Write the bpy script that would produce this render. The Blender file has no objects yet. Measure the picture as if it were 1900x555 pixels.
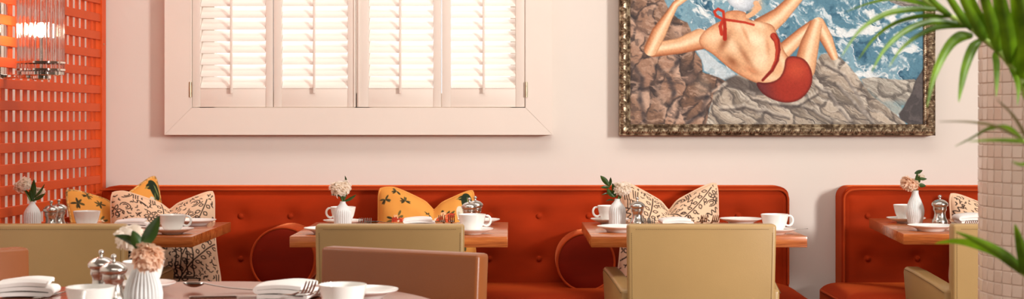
import bpy, bmesh, math, random
import numpy as np
from mathutils import Vector, Matrix, noise as mnoise

# ---------------------------------------------------------------- camera, world, lights, exposure
C = bpy.context.scene.collection
FPX = 2780.0            # focal length in pixels of the 1900x555 frame
CAMH = 1.13             # camera height
VX, VY = 950.0, 220.0   # vanishing point of the depth direction

cam_d = bpy.data.cameras.new('camera')
cam = bpy.data.objects.new('camera', cam_d)
C.objects.link(cam)
cam.location = (0, 0, CAMH)
cam.rotation_euler = (math.pi / 2, 0, 0)
cam_d.sensor_fit = 'HORIZONTAL'
cam_d.sensor_width = 36.0
cam_d.lens = 36.0 * FPX / 1900.0
cam_d.shift_y = -(277.5 - VY) / 1900.0
cam_d.clip_start = 0.05
cam_d.dof.use_dof = True
cam_d.dof.focus_distance = 5.25
cam_d.dof.aperture_fstop = 7.5
bpy.context.scene.camera = cam

w = bpy.data.worlds.new('world')
bpy.context.scene.world = w
w.use_nodes = True
w.node_tree.nodes['Background'].inputs[0].default_value = (0.96, 0.98, 1.0, 1)
w.node_tree.nodes['Background'].inputs[1].default_value = 1.6

def area_light(name, loc, target, sx, sy, power, color):
    d = bpy.data.lights.new(name, 'AREA')
    d.shape = 'RECTANGLE'; d.size = sx; d.size_y = sy
    d.energy = power; d.color = color
    o = bpy.data.objects.new(name, d)
    C.objects.link(o)
    o.location = loc
    o.rotation_euler = (Vector(target) - Vector(loc)).to_track_quat('-Z', 'Z').to_euler()
    return o

# daylight through the window in the right wall: the key, low and from the right
area_light('daylight_right_window', (4.32, 1.15, 1.92), (0.0, 4.6, 1.0), 0.85, 1.15, 360, (1.0, 0.985, 0.95))
# daylight outside the shuttered window
area_light('daylight_behind_shutters', (-0.6, 7.0, 4.0), (-0.6, 6.1, 1.6), 2.4, 1.6, 112, (1.0, 0.99, 0.98))
# added unseen light that brightens the wall beyond the lattice
area_light('fill_light_beyond_lattice', (-2.45, 4.9, 2.83), (-2.6, 4.9, 1.0), 0.3, 2.2, 24, (1.0, 0.95, 0.90))
# ceiling fitting over the dining tables
area_light('ceiling_light_over_tables', (0.2, 4.5, 2.84), (0.2, 4.6, 0.0), 3.4, 0.9, 34, (1.0, 0.95, 0.89))

# added fill over the foreground, lifts the chair backs and column
area_light('fill_light_over_foreground', (0.3, 1.0, 2.84), (0.2, 2.6, 0.6), 2.4, 0.9, 48, (1.0, 0.97, 0.92))

sc = bpy.context.scene
sc.view_settings.view_transform = 'Standard'
sc.view_settings.look = 'None'
sc.view_settings.exposure = 0.06
sc.view_settings.gamma = 1.0
sc.view_settings.use_curve_mapping = False

# ---------------------------------------------------------------- helpers
def PX(x, y, Y):
    """photo pixel at depth Y -> point"""
    return Vector(((x - VX) / FPX * Y, Y, CAMH - (y - VY) / FPX * Y))
def XP(x, Y):
    return (x - VX) / FPX * Y

def srgb(r, g, b):
    def c(v):
        v /= 255.0
        return v / 12.92 if v <= 0.04045 else ((v + 0.055) / 1.055) ** 2.4
    return (c(r), c(g), c(b), 1.0)

def lin(a):
    a = np.asarray(a, dtype=np.float64) / 255.0
    return np.where(a <= 0.04045, a / 12.92, ((a + 0.055) / 1.055) ** 2.4)

class MB:
    def __init__(s):
        s.v = []; s.f = []
    def add(s, verts, faces, mtx=None):
        b = len(s.v)
        for p in verts:
            p = Vector(p)
            s.v.append(tuple(mtx @ p) if mtx else tuple(p))
        for f in faces:
            s.f.append(tuple(i + b for i in f))
        return s
    def box(s, c, size, mtx=None):
        cx, cy, cz = c; x, y, z = size[0] / 2, size[1] / 2, size[2] / 2
        vs = [(cx + a * x, cy + b * y, cz + d * z) for d in (-1, 1) for b in (-1, 1) for a in (-1, 1)]
        fs = [(0, 2, 3, 1), (4, 5, 7, 6), (0, 1, 5, 4), (2, 6, 7, 3), (0, 4, 6, 2), (1, 3, 7, 5)]
        return s.add(vs, fs, mtx)
    def box2(s, a, b, mtx=None):
        return s.box([(a[i] + b[i]) / 2 for i in range(3)], [abs(b[i] - a[i]) for i in range(3)], mtx)
    def lathe(s, prof, n=32, mtx=None, fn=None):
        vs = []; fs = []
        for (r, z) in prof:
            for k in range(n):
                a = 2 * math.pi * k / n
                rr = r * (fn(a, z) if fn else 1.0)
                vs.append((rr * math.cos(a), rr * math.sin(a), z))
        m = len(prof)
        for i in range(m - 1):
            for k in range(n):
                k2 = (k + 1) % n
                fs.append((i * n + k, i * n + k2, (i + 1) * n + k2, (i + 1) * n + k))
        if prof[0][0] > 1e-6: fs.append(tuple(range(n - 1, -1, -1)))
        if prof[-1][0] > 1e-6: fs.append(tuple((m - 1) * n + k for k in range(n)))
        return s.add(vs, fs, mtx)
    def tube(s, pts, r, n=8, closed=False, mtx=None):
        pts = [Vector(p) for p in pts]; m = len(pts)
        rad = r if isinstance(r, (list, tuple)) else [r] * m
        vs = []; fs = []
        up = None
        for i in range(m):
            if closed: t = pts[(i + 1) % m] - pts[i - 1]
            else: t = pts[min(i + 1, m - 1)] - pts[max(i - 1, 0)]
            t.normalize()
            if up is None:
                ref = Vector((0, 0, 1)) if abs(t.z) < 0.9 else Vector((1, 0, 0))
                up = (ref - t * ref.dot(t)).normalized()
            else:
                up = (up - t * up.dot(t)).normalized()
            sd = t.cross(up)
            for k in range(n):
                a = 2 * math.pi * k / n
                vs.append(pts[i] + (up * math.cos(a) + sd * math.sin(a)) * rad[i])
        for i in range(m if closed else m - 1):
            j = (i + 1) % m
            for k in range(n):
                k2 = (k + 1) % n
                fs.append((i * n + k, j * n + k, j * n + k2, i * n + k2))
        if not closed:
            fs.append(tuple(range(n))); fs.append(tuple((m - 1) * n + k for k in range(n - 1, -1, -1)))
        return s.add(vs, fs, mtx)
    def grid(s, fn, nu, nv, mtx=None, closed_u=False):
        vs = [fn(i / nu, j / nv) for j in range(nv + 1) for i in range(nu + 1)]
        fs = []
        for j in range(nv):
            for i in range(nu):
                a = j * (nu + 1) + i
                fs.append((a, a + 1, a + nu + 2, a + nu + 1))
        return s.add(vs, fs, mtx)
    def prism(s, poly, h, mtx=None):
        """polygon in local xy extruded along z by h"""
        n = len(poly)
        vs = [(p[0], p[1], 0) for p in poly] + [(p[0], p[1], h) for p in poly]
        fs = [tuple(range(n - 1, -1, -1)), tuple(range(n, 2 * n))]
        fs += [(i, (i + 1) % n, n + (i + 1) % n, n + i) for i in range(n)]
        return s.add(vs, fs, mtx)
    def mesh(s, name, mat, smooth=True, bevel=0, seg=3, angle=40, recalc=True):
        me = bpy.data.meshes.new(name)
        me.from_pydata(s.v, [], s.f)
        if bevel or recalc:
            bm = bmesh.new(); bm.from_mesh(me)
            if bevel:
                ed = [e for e in bm.edges if len(e.link_faces) == 2 and e.calc_face_angle(0) > 0.5]
                bmesh.ops.bevel(bm, geom=ed, offset=bevel, segments=seg, profile=0.5, affect='EDGES', clamp_overlap=True)
            bmesh.ops.recalc_face_normals(bm, faces=bm.faces)
            bm.to_mesh(me); bm.free()
        if mat: me.materials.append(mat)
        if smooth:
            me.shade_smooth()
            try: me.set_sharp_from_angle(angle=math.radians(angle))
            except Exception: pass
        return me
    def obj(s, name, mat, parent=None, **kw):
        return link(name, s.mesh(name, mat, **kw), parent)

def link(name, me, parent=None, loc=None, rot=None):
    o = bpy.data.objects.new(name, me)
    C.objects.link(o)
    if parent is not None: o.parent = parent
    if loc is not None: o.location = loc
    if rot is not None: o.rotation_euler = rot
    return o

def tag(o, label, cat=None, group=None, kind=None):
    if label: o['label'] = label
    if cat: o['category'] = cat
    if group: o['group'] = group
    if kind: o['kind'] = kind
    return o

def thing(name, label, cat, loc=(0, 0, 0), rz=0, group=None, kind=None):
    o = bpy.data.objects.new(name, None)
    C.objects.link(o)
    o.empty_display_size = 0.05
    o.location = loc; o.rotation_euler = (0, 0, rz)
    return tag(o, label, cat, group, kind)

def copy_tree(o, parent=None):
    c = o.copy(); C.objects.link(c); c.parent = parent
    for ch in list(o.children): copy_tree(ch, c)
    return c

# ---------------------------------------------------------------- materials
def newmat(name):
    m = bpy.data.materials.new(name); m.use_nodes = True
    return m, m.node_tree.nodes, m.node_tree.links, m.node_tree.nodes['Principled BSDF']

def plain(name, col, rough=0.5, metal=0.0, var=0.06, scale=20, bump=0.0, bscale=200, coat=0.0, sheen=0.0, sheen_col=None, spec=0.5, stretch=None):
    m, N, L, B = newmat(name)
    tc = N.new('ShaderNodeTexCoord')
    mp = N.new('ShaderNodeMapping'); L.new(tc.outputs['Object'], mp.inputs[0])
    if stretch: mp.inputs['Scale'].default_value = stretch
    nz = N.new('ShaderNodeTexNoise'); nz.inputs['Scale'].default_value = scale; nz.inputs['Detail'].default_value = 4
    L.new(mp.outputs[0], nz.inputs['Vector'])
    r = N.new('ShaderNodeValToRGB'); L.new(nz.outputs[0], r.inputs[0])
    c0 = tuple(max(0, v * (1 - var)) for v in col[:3]) + (1,)
    c1 = tuple(min(1, v * (1 + var)) for v in col[:3]) + (1,)
    r.color_ramp.elements[0].position = 0.3; r.color_ramp.elements[0].color = c0
    r.color_ramp.elements[1].position = 0.7; r.color_ramp.elements[1].color = c1
    L.new(r.outputs[0], B.inputs['Base Color'])
    B.inputs['Roughness'].default_value = rough
    B.inputs['Metallic'].default_value = metal
    B.inputs['Specular IOR Level'].default_value = spec
    B.inputs['Coat Weight'].default_value = coat
    B.inputs['Sheen Weight'].default_value = sheen
    if sheen:
        B.inputs['Sheen Roughness'].default_value = 0.35
        B.inputs['Sheen Tint'].default_value = sheen_col or (1, 1, 1, 1)
    if bump:
        n2 = N.new('ShaderNodeTexNoise'); n2.inputs['Scale'].default_value = bscale; n2.inputs['Detail'].default_value = 3
        L.new(mp.outputs[0], n2.inputs['Vector'])
        bp = N.new('ShaderNodeBump'); bp.inputs['Strength'].default_value = bump; bp.inputs['Distance'].default_value = 0.002
        L.new(n2.outputs[0], bp.inputs['Height']); L.new(bp.outputs[0], B.inputs['Normal'])
    return m

def wood(name, c0, c1, c2, scale=6.0, rough=0.3, axis=0, coat=0.3):
    m, N, L, B = newmat(name)
    tc = N.new('ShaderNodeTexCoord'); mp = N.new('ShaderNodeMapping')
    L.new(tc.outputs['Object'], mp.inputs[0])
    s = [14.0, 14.0, 14.0]; s[axis] = 1.1
    mp.inputs['Scale'].default_value = s
    n1 = N.new('ShaderNodeTexNoise'); n1.inputs['Scale'].default_value = scale * 0.35; n1.inputs['Detail'].default_value = 8; n1.inputs['Distortion'].default_value = 1.2
    L.new(mp.outputs[0], n1.inputs['Vector'])
    n2 = N.new('ShaderNodeTexNoise'); n2.inputs['Scale'].default_value = scale * 3; n2.inputs['Detail'].default_value = 6
    L.new(mp.outputs[0], n2.inputs['Vector'])
    mx = N.new('ShaderNodeMix'); mx.inputs[0].default_value = 0.35
    L.new(n1.outputs[0], mx.inputs[2]); L.new(n2.outputs[0], mx.inputs[3])
    r = N.new('ShaderNodeValToRGB'); L.new(mx.outputs[0], r.inputs[0])
    e = r.color_ramp.elements
    e[0].position = 0.33; e[0].color = c0; e[1].position = 0.66; e[1].color = c2
    k = e.new(0.5); k.color = c1
    L.new(r.outputs[0], B.inputs['Base Color'])
    B.inputs['Roughness'].default_value = rough
    B.inputs['Coat Weight'].default_value = coat; B.inputs['Coat Roughness'].default_value = 0.12
    bp = N.new('ShaderNodeBump'); bp.inputs['Strength'].default_value = 0.12; bp.inputs['Distance'].default_value = 0.001
    L.new(n2.outputs[0], bp.inputs['Height']); L.new(bp.outputs[0], B.inputs['Normal'])
    return m

def velvet(name, col, sheen_col):
    m, N, L, B = newmat(name)
    tc = N.new('ShaderNodeTexCoord')
    mp = N.new('ShaderNodeMapping'); mp.inputs['Scale'].default_value = (1, 1, 3); L.new(tc.outputs['Object'], mp.inputs[0])
    n1 = N.new('ShaderNodeTexNoise'); n1.inputs['Scale'].default_value = 3.5; n1.inputs['Detail'].default_value = 6
    L.new(mp.outputs[0], n1.inputs['Vector'])
    r = N.new('ShaderNodeValToRGB'); L.new(n1.outputs[0], r.inputs[0])
    e = r.color_ramp.elements
    e[0].position = 0.3; e[0].color = tuple(v * 0.8 for v in col[:3]) + (1,)
    e[1].position = 0.72; e[1].color = tuple(min(1, v * 1.15) for v in col[:3]) + (1,)
    L.new(r.outputs[0], B.inputs['Base Color'])
    B.inputs['Roughness'].default_value = 0.85
    B.inputs['Specular IOR Level'].default_value = 0.15
    B.inputs['Sheen Weight'].default_value = 0.7
    B.inputs['Sheen Roughness'].default_value = 0.28
    B.inputs['Sheen Tint'].default_value = sheen_col
    n2 = N.new('ShaderNodeTexNoise'); n2.inputs['Scale'].default_value = 420
    L.new(tc.outputs['Object'], n2.inputs['Vector'])
    bp = N.new('ShaderNodeBump'); bp.inputs['Strength'].default_value = 0.12; bp.inputs['Distance'].default_value = 0.002
    L.new(n2.outputs[0], bp.inputs['Height']); L.new(bp.outputs[0], B.inputs['Normal'])
    return m

def printed(name, rough=0.8, bump=0.15, bscale=500, sheen=0.0, spec=0.3):
    m, N, L, B = newmat(name)
    at = N.new('ShaderNodeVertexColor'); at.layer_name = 'print'
    L.new(at.outputs[0], B.inputs['Base Color'])
    B.inputs['Roughness'].default_value = rough
    B.inputs['Specular IOR Level'].default_value = spec
    tc = N.new('ShaderNodeTexCoord')
    n2 = N.new('ShaderNodeTexNoise'); n2.inputs['Scale'].default_value = bscale
    L.new(tc.outputs['Object'], n2.inputs['Vector'])
    bp = N.new('ShaderNodeBump'); bp.inputs['Strength'].default_value = bump; bp.inputs['Distance'].default_value = 0.001
    L.new(n2.outputs[0], bp.inputs['Height']); L.new(bp.outputs[0], B.inputs['Normal'])
    return m

def thin_glass(name, tint=(1, 1, 1, 1), milky=0.0, refract=False):
    m, N, L, B = newmat(name)
    N.remove(B)
    out = N['Material Output']
    tr = N.new('ShaderNodeBsdfTransparent'); tr.inputs[0].default_value = tint
    gl = N.new('ShaderNodeBsdfGlossy'); gl.inputs['Roughness'].default_value = 0.06
    df = N.new('ShaderNodeBsdfTranslucent') if not refract else N.new('ShaderNodeBsdfGlass')
    df.inputs[0].default_value = (0.97, 0.97, 0.97, 1)
    lw = N.new('ShaderNodeLayerWeight'); lw.inputs[0].default_value = 0.5
    pw = N.new('ShaderNodeMath'); pw.operation = 'POWER'; pw.inputs[1].default_value = 4.0; L.new(lw.outputs['Facing'], pw.inputs[0])
    fr = N.new('ShaderNodeMath'); fr.operation = 'MULTIPLY_ADD'; fr.inputs[1].default_value = 0.8; fr.inputs[2].default_value = 0.04; L.new(pw.outputs[0], fr.inputs[0])
    mx = N.new('ShaderNodeMixShader'); L.new(fr.outputs[0], mx.inputs[0]); L.new(tr.outputs[0], mx.inputs[1]); L.new(gl.outputs[0], mx.inputs[2])
    m2 = N.new('ShaderNodeMixShader'); m2.inputs[0].default_value = milky
    L.new(mx.outputs[0], m2.inputs[1]); L.new(df.outputs[0], m2.inputs[2])
    L.new(m2.outputs[0], out.inputs[0])
    return m

def emitter(name, col, strength):
    m, N, L, B = newmat(name)
    B.inputs['Base Color'].default_value = col
    B.inputs['Emission Color'].default_value = col
    B.inputs['Emission Strength'].default_value = strength
    return m

def leafmat(name, c0, c1, trans=0.35):
    m, N, L, B = newmat(name)
    tc = N.new('ShaderNodeTexCoord')
    nz = N.new('ShaderNodeTexNoise'); nz.inputs['Scale'].default_value = 14; nz.inputs['Detail'].default_value = 3
    L.new(tc.outputs['Object'], nz.inputs['Vector'])
    r = N.new('ShaderNodeValToRGB'); L.new(nz.outputs[0], r.inputs[0])
    r.color_ramp.elements[0].position = 0.35; r.color_ramp.elements[0].color = c0
    r.color_ramp.elements[1].position = 0.68; r.color_ramp.elements[1].color = c1
    L.new(r.outputs[0], B.inputs['Base Color'])
    B.inputs['Roughness'].default_value = 0.38
    t = N.new('ShaderNodeBsdfTranslucent'); L.new(r.outputs[0], t.inputs[0])
    mx = N.new('ShaderNodeMixShader'); mx.inputs[0].default_value = trans
    L.new(B.outputs[0], mx.inputs[1]); L.new(t.outputs[0], mx.inputs[2])
    L.new(mx.outputs[0], N['Material Output'].inputs[0])
    return m

M = {}
M['wall'] = plain('wall_paint', srgb(227, 216, 206), 0.75, var=0.015, scale=3, bump=0.04, bscale=300, spec=0.25)
M['white_paint'] = plain('shutter_paint', srgb(234, 220, 208), 0.42, var=0.012, scale=6)
M['slat_paint'] = plain('slat_paint', srgb(246, 234, 224), 0.45, var=0.01, scale=6)
M['dim'] = plain('taupe_panelling', srgb(118, 106, 96), 0.7, var=0.05, scale=4)
M['ceiling'] = plain('ceiling_paint', srgb(160, 152, 144), 0.8, var=0.01, scale=3)
M['floor'] = wood('floor_wood', srgb(92, 62, 42), srgb(120, 82, 56), srgb(140, 98, 68), 5, 0.35, axis=1, coat=0.1)
M['wallleft'] = plain('pale_wall_paint', srgb(244, 238, 230), 0.75, var=0.015, scale=3)
M['lattice'] = plain('coral_lacquer', srgb(218, 82, 26), 0.48, var=0.05, scale=8, spec=0.3)
M['velvet'] = velvet('rust_velvet', srgb(162, 46, 6), srgb(255, 120, 50))
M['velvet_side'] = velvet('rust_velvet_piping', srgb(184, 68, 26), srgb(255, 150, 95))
M['velvet_shaded'] = velvet('rust_velvet_shaded', srgb(128, 26, 4), srgb(220, 80, 40))  # bolster ends: their shade is put into the velvet colour
M['table'] = wood('walnut_tabletop', srgb(138, 66, 28), srgb(188, 102, 48), srgb(214, 134, 70), 5, 0.22, axis=0, coat=0.25)
M['round_table'] = wood('dark_walnut_top', srgb(120, 60, 38), srgb(150, 78, 50), srgb(170, 96, 66), 5, 0.16, axis=0, coat=0.5)
M['dark_metal'] = plain('black_iron', srgb(40, 36, 34), 0.45, 0.8, var=0.1)
M['olive'] = plain('olive_leather', srgb(176, 142, 92), 0.36, var=0.05, scale=5, bump=0.10, bscale=350, spec=0.45)
M['brown'] = plain('brown_leather', srgb(142, 78, 36), 0.36, var=0.05, scale=5, bump=0.10, bscale=350, spec=0.45)
M['stitch'] = plain('stitch_thread', srgb(120, 92, 55), 0.8)
M['leg'] = wood('chair_leg_wood', srgb(60, 38, 24), srgb(80, 52, 34), srgb(95, 62, 40), 6, 0.4, axis=2)
M['china'] = plain('white_china', srgb(244, 240, 234), 0.12, var=0.01, coat=0.5, spec=0.5)
M['vase'] = plain('pale_grey_stoneware', srgb(222, 222, 220), 0.45, var=0.02, scale=12)
M['linen'] = plain('white_linen', srgb(246, 240, 235), 0.85, var=0.02, scale=40, bump=0.12, bscale=900)
M['steel'] = plain('polished_steel', srgb(172, 164, 156), 0.2, 1.0, var=0.03, scale=30)
M['mill'] = plain('brushed_pewter', srgb(200, 194, 186), 0.24, 1.0, var=0.05, scale=30)
M['chrome'] = plain('polished_nickel', srgb(225, 218, 210), 0.07, 1.0, var=0.02)
M['brass'] = plain('pale_brass', srgb(205, 190, 165), 0.38, 1.0, var=0.03)
M['petal'] = leafmat('peach_petal', srgb(255, 242, 226), srgb(255, 248, 238), .5)
M['petal_deep'] = leafmat('apricot_petal', srgb(253, 222, 194), srgb(255, 234, 214), .5)
M['leaf'] = leafmat('flower_leaf', srgb(34, 58, 22), srgb(66, 98, 38), 0.2)
M['stem'] = plain('flower_stem', srgb(96, 128, 62), 0.5)
M['palm'] = leafmat('palm_leaf', srgb(70, 104, 8), srgb(132, 174, 26), 0.48)
M['palm_tip'] = leafmat('palm_leaf_dry', srgb(110, 100, 50), srgb(126, 120, 70), 0.35)
M['rachis'] = plain('palm_rachis', srgb(168, 192, 96), 0.45)
M['glass'] = thin_glass('window_glass')
M['rod'] = thin_glass('clear_glass_rod', (0.97, 0.97, 0.97, 1), milky=0.55, refract=True)
M['bulb'] = emitter('warm_bulb', (1.0, 0.86, 0.66, 1), 90)
M['frosted'] = thin_glass('frosted_tube', (0.95, 0.95, 0.95, 1), milky=0.3)
M['terracotta'] = plain('glazed_pot', srgb(150, 140, 130), 0.4)
M['soil'] = plain('soil', srgb(60, 44, 34), 0.95, var=0.3)
M['canvas_edge'] = plain('canvas_edge', srgb(190, 176, 150), 0.8)

def frame_material():
    m, N, L, B = newmat('aged_bronze_gilt')
    tc = N.new('ShaderNodeTexCoord')
    n1 = N.new('ShaderNodeTexNoise'); n1.inputs['Scale'].default_value = 60; n1.inputs['Detail'].default_value = 6
    L.new(tc.outputs['Object'], n1.inputs['Vector'])
    r = N.new('ShaderNodeValToRGB'); L.new(n1.outputs[0], r.inputs[0])
    e = r.color_ramp.elements
    e[0].position = 0.38; e[0].color = srgb(78, 60, 44); e[1].position = 0.66; e[1].color = srgb(194, 176, 146)
    k = e.new(0.5); k.color = srgb(126, 104, 80)
    L.new(r.outputs[0], B.inputs['Base Color'])
    B.inputs['Metallic'].default_value = 0.5; B.inputs['Roughness'].default_value = 0.38
    bp = N.new('ShaderNodeBump'); bp.inputs['Strength'].default_value = 0.5; bp.inputs['Distance'].default_value = 0.002
    L.new(n1.outputs[0], bp.inputs['Height']); L.new(bp.outputs[0], B.inputs['Normal'])
    return m
M['gilt'] = frame_material()

def tile_material():
    m, N, L, B = newmat('pearl_mosaic')
    oi = N.new('ShaderNodeObjectInfo'); ge = N.new('ShaderNodeNewGeometry')
    ad = N.new('ShaderNodeMath'); ad.operation = 'ADD'
    L.new(oi.outputs['Random'], ad.inputs[0]); L.new(ge.outputs['Random Per Island'], ad.inputs[1])
    fr = N.new('ShaderNodeMath'); fr.operation = 'FRACT'; L.new(ad.outputs[0], fr.inputs[0])
    r = N.new('ShaderNodeValToRGB'); L.new(fr.outputs[0], r.inputs[0])
    e = r.color_ramp.elements
    e[0].position = 0.0; e[0].color = srgb(218, 194, 176); e[1].position = 1.0; e[1].color = srgb(230, 210, 194)
    L.new(r.outputs[0], B.inputs['Base Color'])
    B.inputs['Roughness'].default_value = 0.3
    B.inputs['Coat Weight'].default_value = 0.3
    return m
M['tile'] = tile_material()
M['grout'] = plain('mosaic_grout', srgb(214, 190, 172), 0.85)
# ================================================================ the room
WY = 6.03          # face of the back wall
XL, XR, YF, HC = -2.75, 4.2, -3.0, 2.9
FY = 5.965         # face of the window casing
sF = FPX / FY
oX0, oX1 = (305 - VX) / sF, (1025 - VX) / sF
oZ0 = CAMH - (250.5 - VY) / sF
iX0, iX1 = (355.5 - VX) / sF, (975 - VX) / sF
iZ0 = CAMH - (200 - VY) / sF
iZ1 = 2.36; oZ1 = 2.47

def struct(name, mb, mat, label, **kw):
    o = mb.obj(name, mat, None, **kw)
    return tag(o, label, kind='structure')

mb = MB().box2((XL - .2, YF - .2, -.1), (XR + .2, WY + .2, 0))
struct('floor', mb, M['floor'], 'brown wooden floor of the dining room', smooth=False)
mb = MB().box2((XL - .2, YF - .2, HC), (XR + .2, WY + .2, HC + .1))
struct('ceiling', mb, M['ceiling'], 'pale ceiling of the dining room', smooth=False)
mb = MB()
mb.box2((XL - .2, WY, 0), (iX0, WY + .2, HC)).box2((iX1, WY, 0), (XR + .2, WY + .2, HC))
mb.box2((iX0, WY, 0), (iX1, WY + .2, iZ0)).box2((iX0, WY, iZ1), (iX1, WY + .2, HC))
struct('wall_back', mb, M['wall'], 'pale pink painted wall behind the banquettes', smooth=False)
mb = MB().box2((XL - .2, YF, 0), (XL, WY, HC))
struct('wall_left', mb, M['wallleft'], 'white wall seen through the coral lattice screen', smooth=False)
# right wall with the key window
kY0, kY1, kZ0, kZ1 = 0.68, 1.62, 1.30, 2.54
mb = MB()
mb.box2((XR, YF, 0), (XR + .2, kY0, HC)).box2((XR, kY1, 0), (XR + .2, WY, HC))
mb.box2((XR, kY0, 0), (XR + .2, kY1, kZ0)).box2((XR, kY0, kZ1), (XR + .2, kY1, HC))
struct('wall_right', mb, M['dim'], 'taupe wall on the right with a daylight window', smooth=False)
mb = MB().box2((XL, YF - .2, 0), (XR, YF, HC))
struct('wall_front', mb, M['dim'], 'taupe wall behind the viewer', smooth=False)
mb = MB().box2((XL, WY - .015, 0), (XR, WY, .12))
struct('baseboard_back', mb, M['white_paint'], 'white baseboard along the back wall', smooth=False)

# sash of the daylight window
w2 = thing('window_2', 'daylight window in the right wall', None, (XR + .1, (kY0 + kY1) / 2, kZ0), kind='structure')
mb = MB()
for a in (-1, 1):
    mb.box((0, a * (kY1 - kY0 - .05) / 2, (kZ1 - kZ0) / 2), (.05, .05, kZ1 - kZ0))
    mb.box((0, 0, (kZ1 - kZ0) / 2 + a * (kZ1 - kZ0 - .05) / 2), (.05, kY1 - kY0, .05))
mb.obj('window_frame', M['white_paint'], w2, smooth=False)

# ---------------------------------------------------------------- shuttered window
win = thing('window_1', 'window with cream casing and four louvred shutters', None, ((oX0 + oX1) / 2, WY, oZ0), kind='structure')
wo = Vector(win.location)
def casing(poly):
    b = MB()
    n = len(poly)
    vs = [(p[0] - wo.x, FY - wo.y, p[1] - wo.z) for p in poly] + [(p[0] - wo.x, 0.0, p[1] - wo.z) for p in poly]
    fs = [tuple(range(n)), tuple(range(2 * n - 1, n - 1, -1))] + [(i, n + i, n + (i + 1) % n, (i + 1) % n) for i in range(n)]
    b.add(vs, fs)
    return b.obj('casing_board', M['white_paint'], win, bevel=.0006, seg=1)
g = .0004
casing([(oX0, oZ0), (oX1, oZ0), (iX1 - g, iZ0), (iX0 + g, iZ0)])
casing([(oX0, oZ1), (iX0 + g, iZ1), (iX1 - g, iZ1), (oX1, oZ1)])
casing([(oX0, oZ0 + g), (iX0, iZ0 + g), (iX0, iZ1 - g), (oX0, oZ1 - g)])
casing([(oX1, oZ0 + g), (oX1, oZ1 - g), (iX1, iZ1 - g), (iX1, iZ0 + g)])
MB().box2((iX0 - wo.x, .115, iZ0 - wo.z), (iX1 - wo.x, .121, iZ1 - wo.z)).obj('glass_pane', M['glass'], win, smooth=False)
mb = MB()
for x in (iX0 + .03, (iX0 + iX1) / 2, iX1 - .03):
    mb.box2((x - .03 - wo.x, .09, iZ0 - wo.z), (x + .03 - wo.x, .15, iZ1 - wo.z))
for z in (iZ0 + .03, iZ1 - .03):
    mb.box2((iX0 - wo.x, .09, z - .03 - wo.z), (iX1 - wo.x, .15, z + .03 - wo.z))
mb.obj('sash', M['white_paint'], win, smooth=False)

SHY = FY + .006                   # face of the shutters
ys = FPX / SHY
def sx(p): return (p - VX) / ys
def sz(p): return CAMH - (p - VY) / ys
pitch = 21.65 / ys
nsl = 22
zb = sz(163.5)                     # bottom of the louvre field
zt = zb + nsl * pitch
sw, st, tilt = .071, .0085, math.radians(41)
panels = [(357, 506.3, 371.5, 493, 430), (508, 659.5, 522.5, 645, 583.5), (662, 818.3, 683.5, 804, 743), (820, 974, 836.5, 957, 897.5)]
slat_me = None
for k, (a, b, la, lb, rod) in enumerate(panels):
    X0, X1, LA, LB = sx(a), sx(b), sx(la), sx(lb)
    sh = MB()
    y0 = SHY - wo.y; y1 = y0 + .030
    zz0 = iZ0 + .003 - wo.z; zz1 = iZ1 - .003 - wo.z
    def bx(xa, xb, za, zb_, d=0): sh.box2((xa - wo.x, y0 + d, za), (xb - wo.x, y1, zb_))
    bx(X0, LA, zz0, zz1); bx(LB, X1, zz0, zz1)
    bx(LA, LB, zz0, zb - wo.z, .0015); bx(LA, LB, zt - wo.z, zz1, .0015)
    if k == 1: bx(X1 - .0065, X1 - .0025, zz0, zz1, -.004)
    if k == 2: bx(X0 + .004, X0 + .012, zz0, zz1, -.004)
    s = sh.obj('shutter', M['white_paint'], win, bevel=.0012, seg=2)
    tag(s, 'cream louvred shutter leaf')
    # slats, room edge low
    L_ = LB - LA - .003
    m = MB()
    n = 14
    vs = []; fs = []
    for xe in (-L_ / 2, L_ / 2):
        for q in range(n):
            th = 2 * math.pi * q / n
            u = sw / 2 * math.cos(th); v = st / 2 * math.sin(th)
            vs.append((xe, -u * math.cos(tilt) + v * math.sin(tilt), -u * math.sin(tilt) * 1 - v * math.cos(tilt)))
    for q in range(n):
        q2 = (q + 1) % n
        fs.append((q, q2, n + q2, n + q))
    fs += [tuple(range(n - 1, -1, -1)), tuple(range(n, 2 * n))]
    m.add(vs, fs)
    slat_me = m.mesh('slat', M['slat_paint'], angle=60)
    for i in range(nsl):
        o = link('slat', slat_me, s, ((LA + LB) / 2 - wo.x, y0 + .0245, zb + (i + .5) * pitch - wo.z))
    # tilt rod, staples
    rx = sx(rod)
    mb = MB().box2((rx - .0048 - wo.x, y0 - .0145, sz(173.5) - wo.z), (rx + .0048 - wo.x, y0 - .0045, zt - .03 - wo.z))
    mb.obj('tilt_rod', M['white_paint'], s, bevel=.002, seg=2)
for (hx, side) in ((353.3, -1), (976.5, 1)):
    for hz in (sz(181), iZ1 - .16):
        c = ((hx - VX) / sF - wo.x, FY - wo.y - .002, hz - wo.z)
        h = MB().lathe([(0, 0), (.0036, .001), (.0036, .062), (0, .063)], 12, Matrix.Translation(c))
        h.box2((c[0] - .006, c[1] + .0005, c[2] + .002), (c[0] + .006, c[1] + .003, c[2] + .061))
        h.obj('hinge', M['brass'], win)

# ================================================================ lattice screen
lz = 2.55
lat = thing('lattice_screen', 'coral red wooden lattice screen at the left of the banquette', 'screen', (-1.655, WY - .004, 0), math.atan(.05) * -1)
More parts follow.
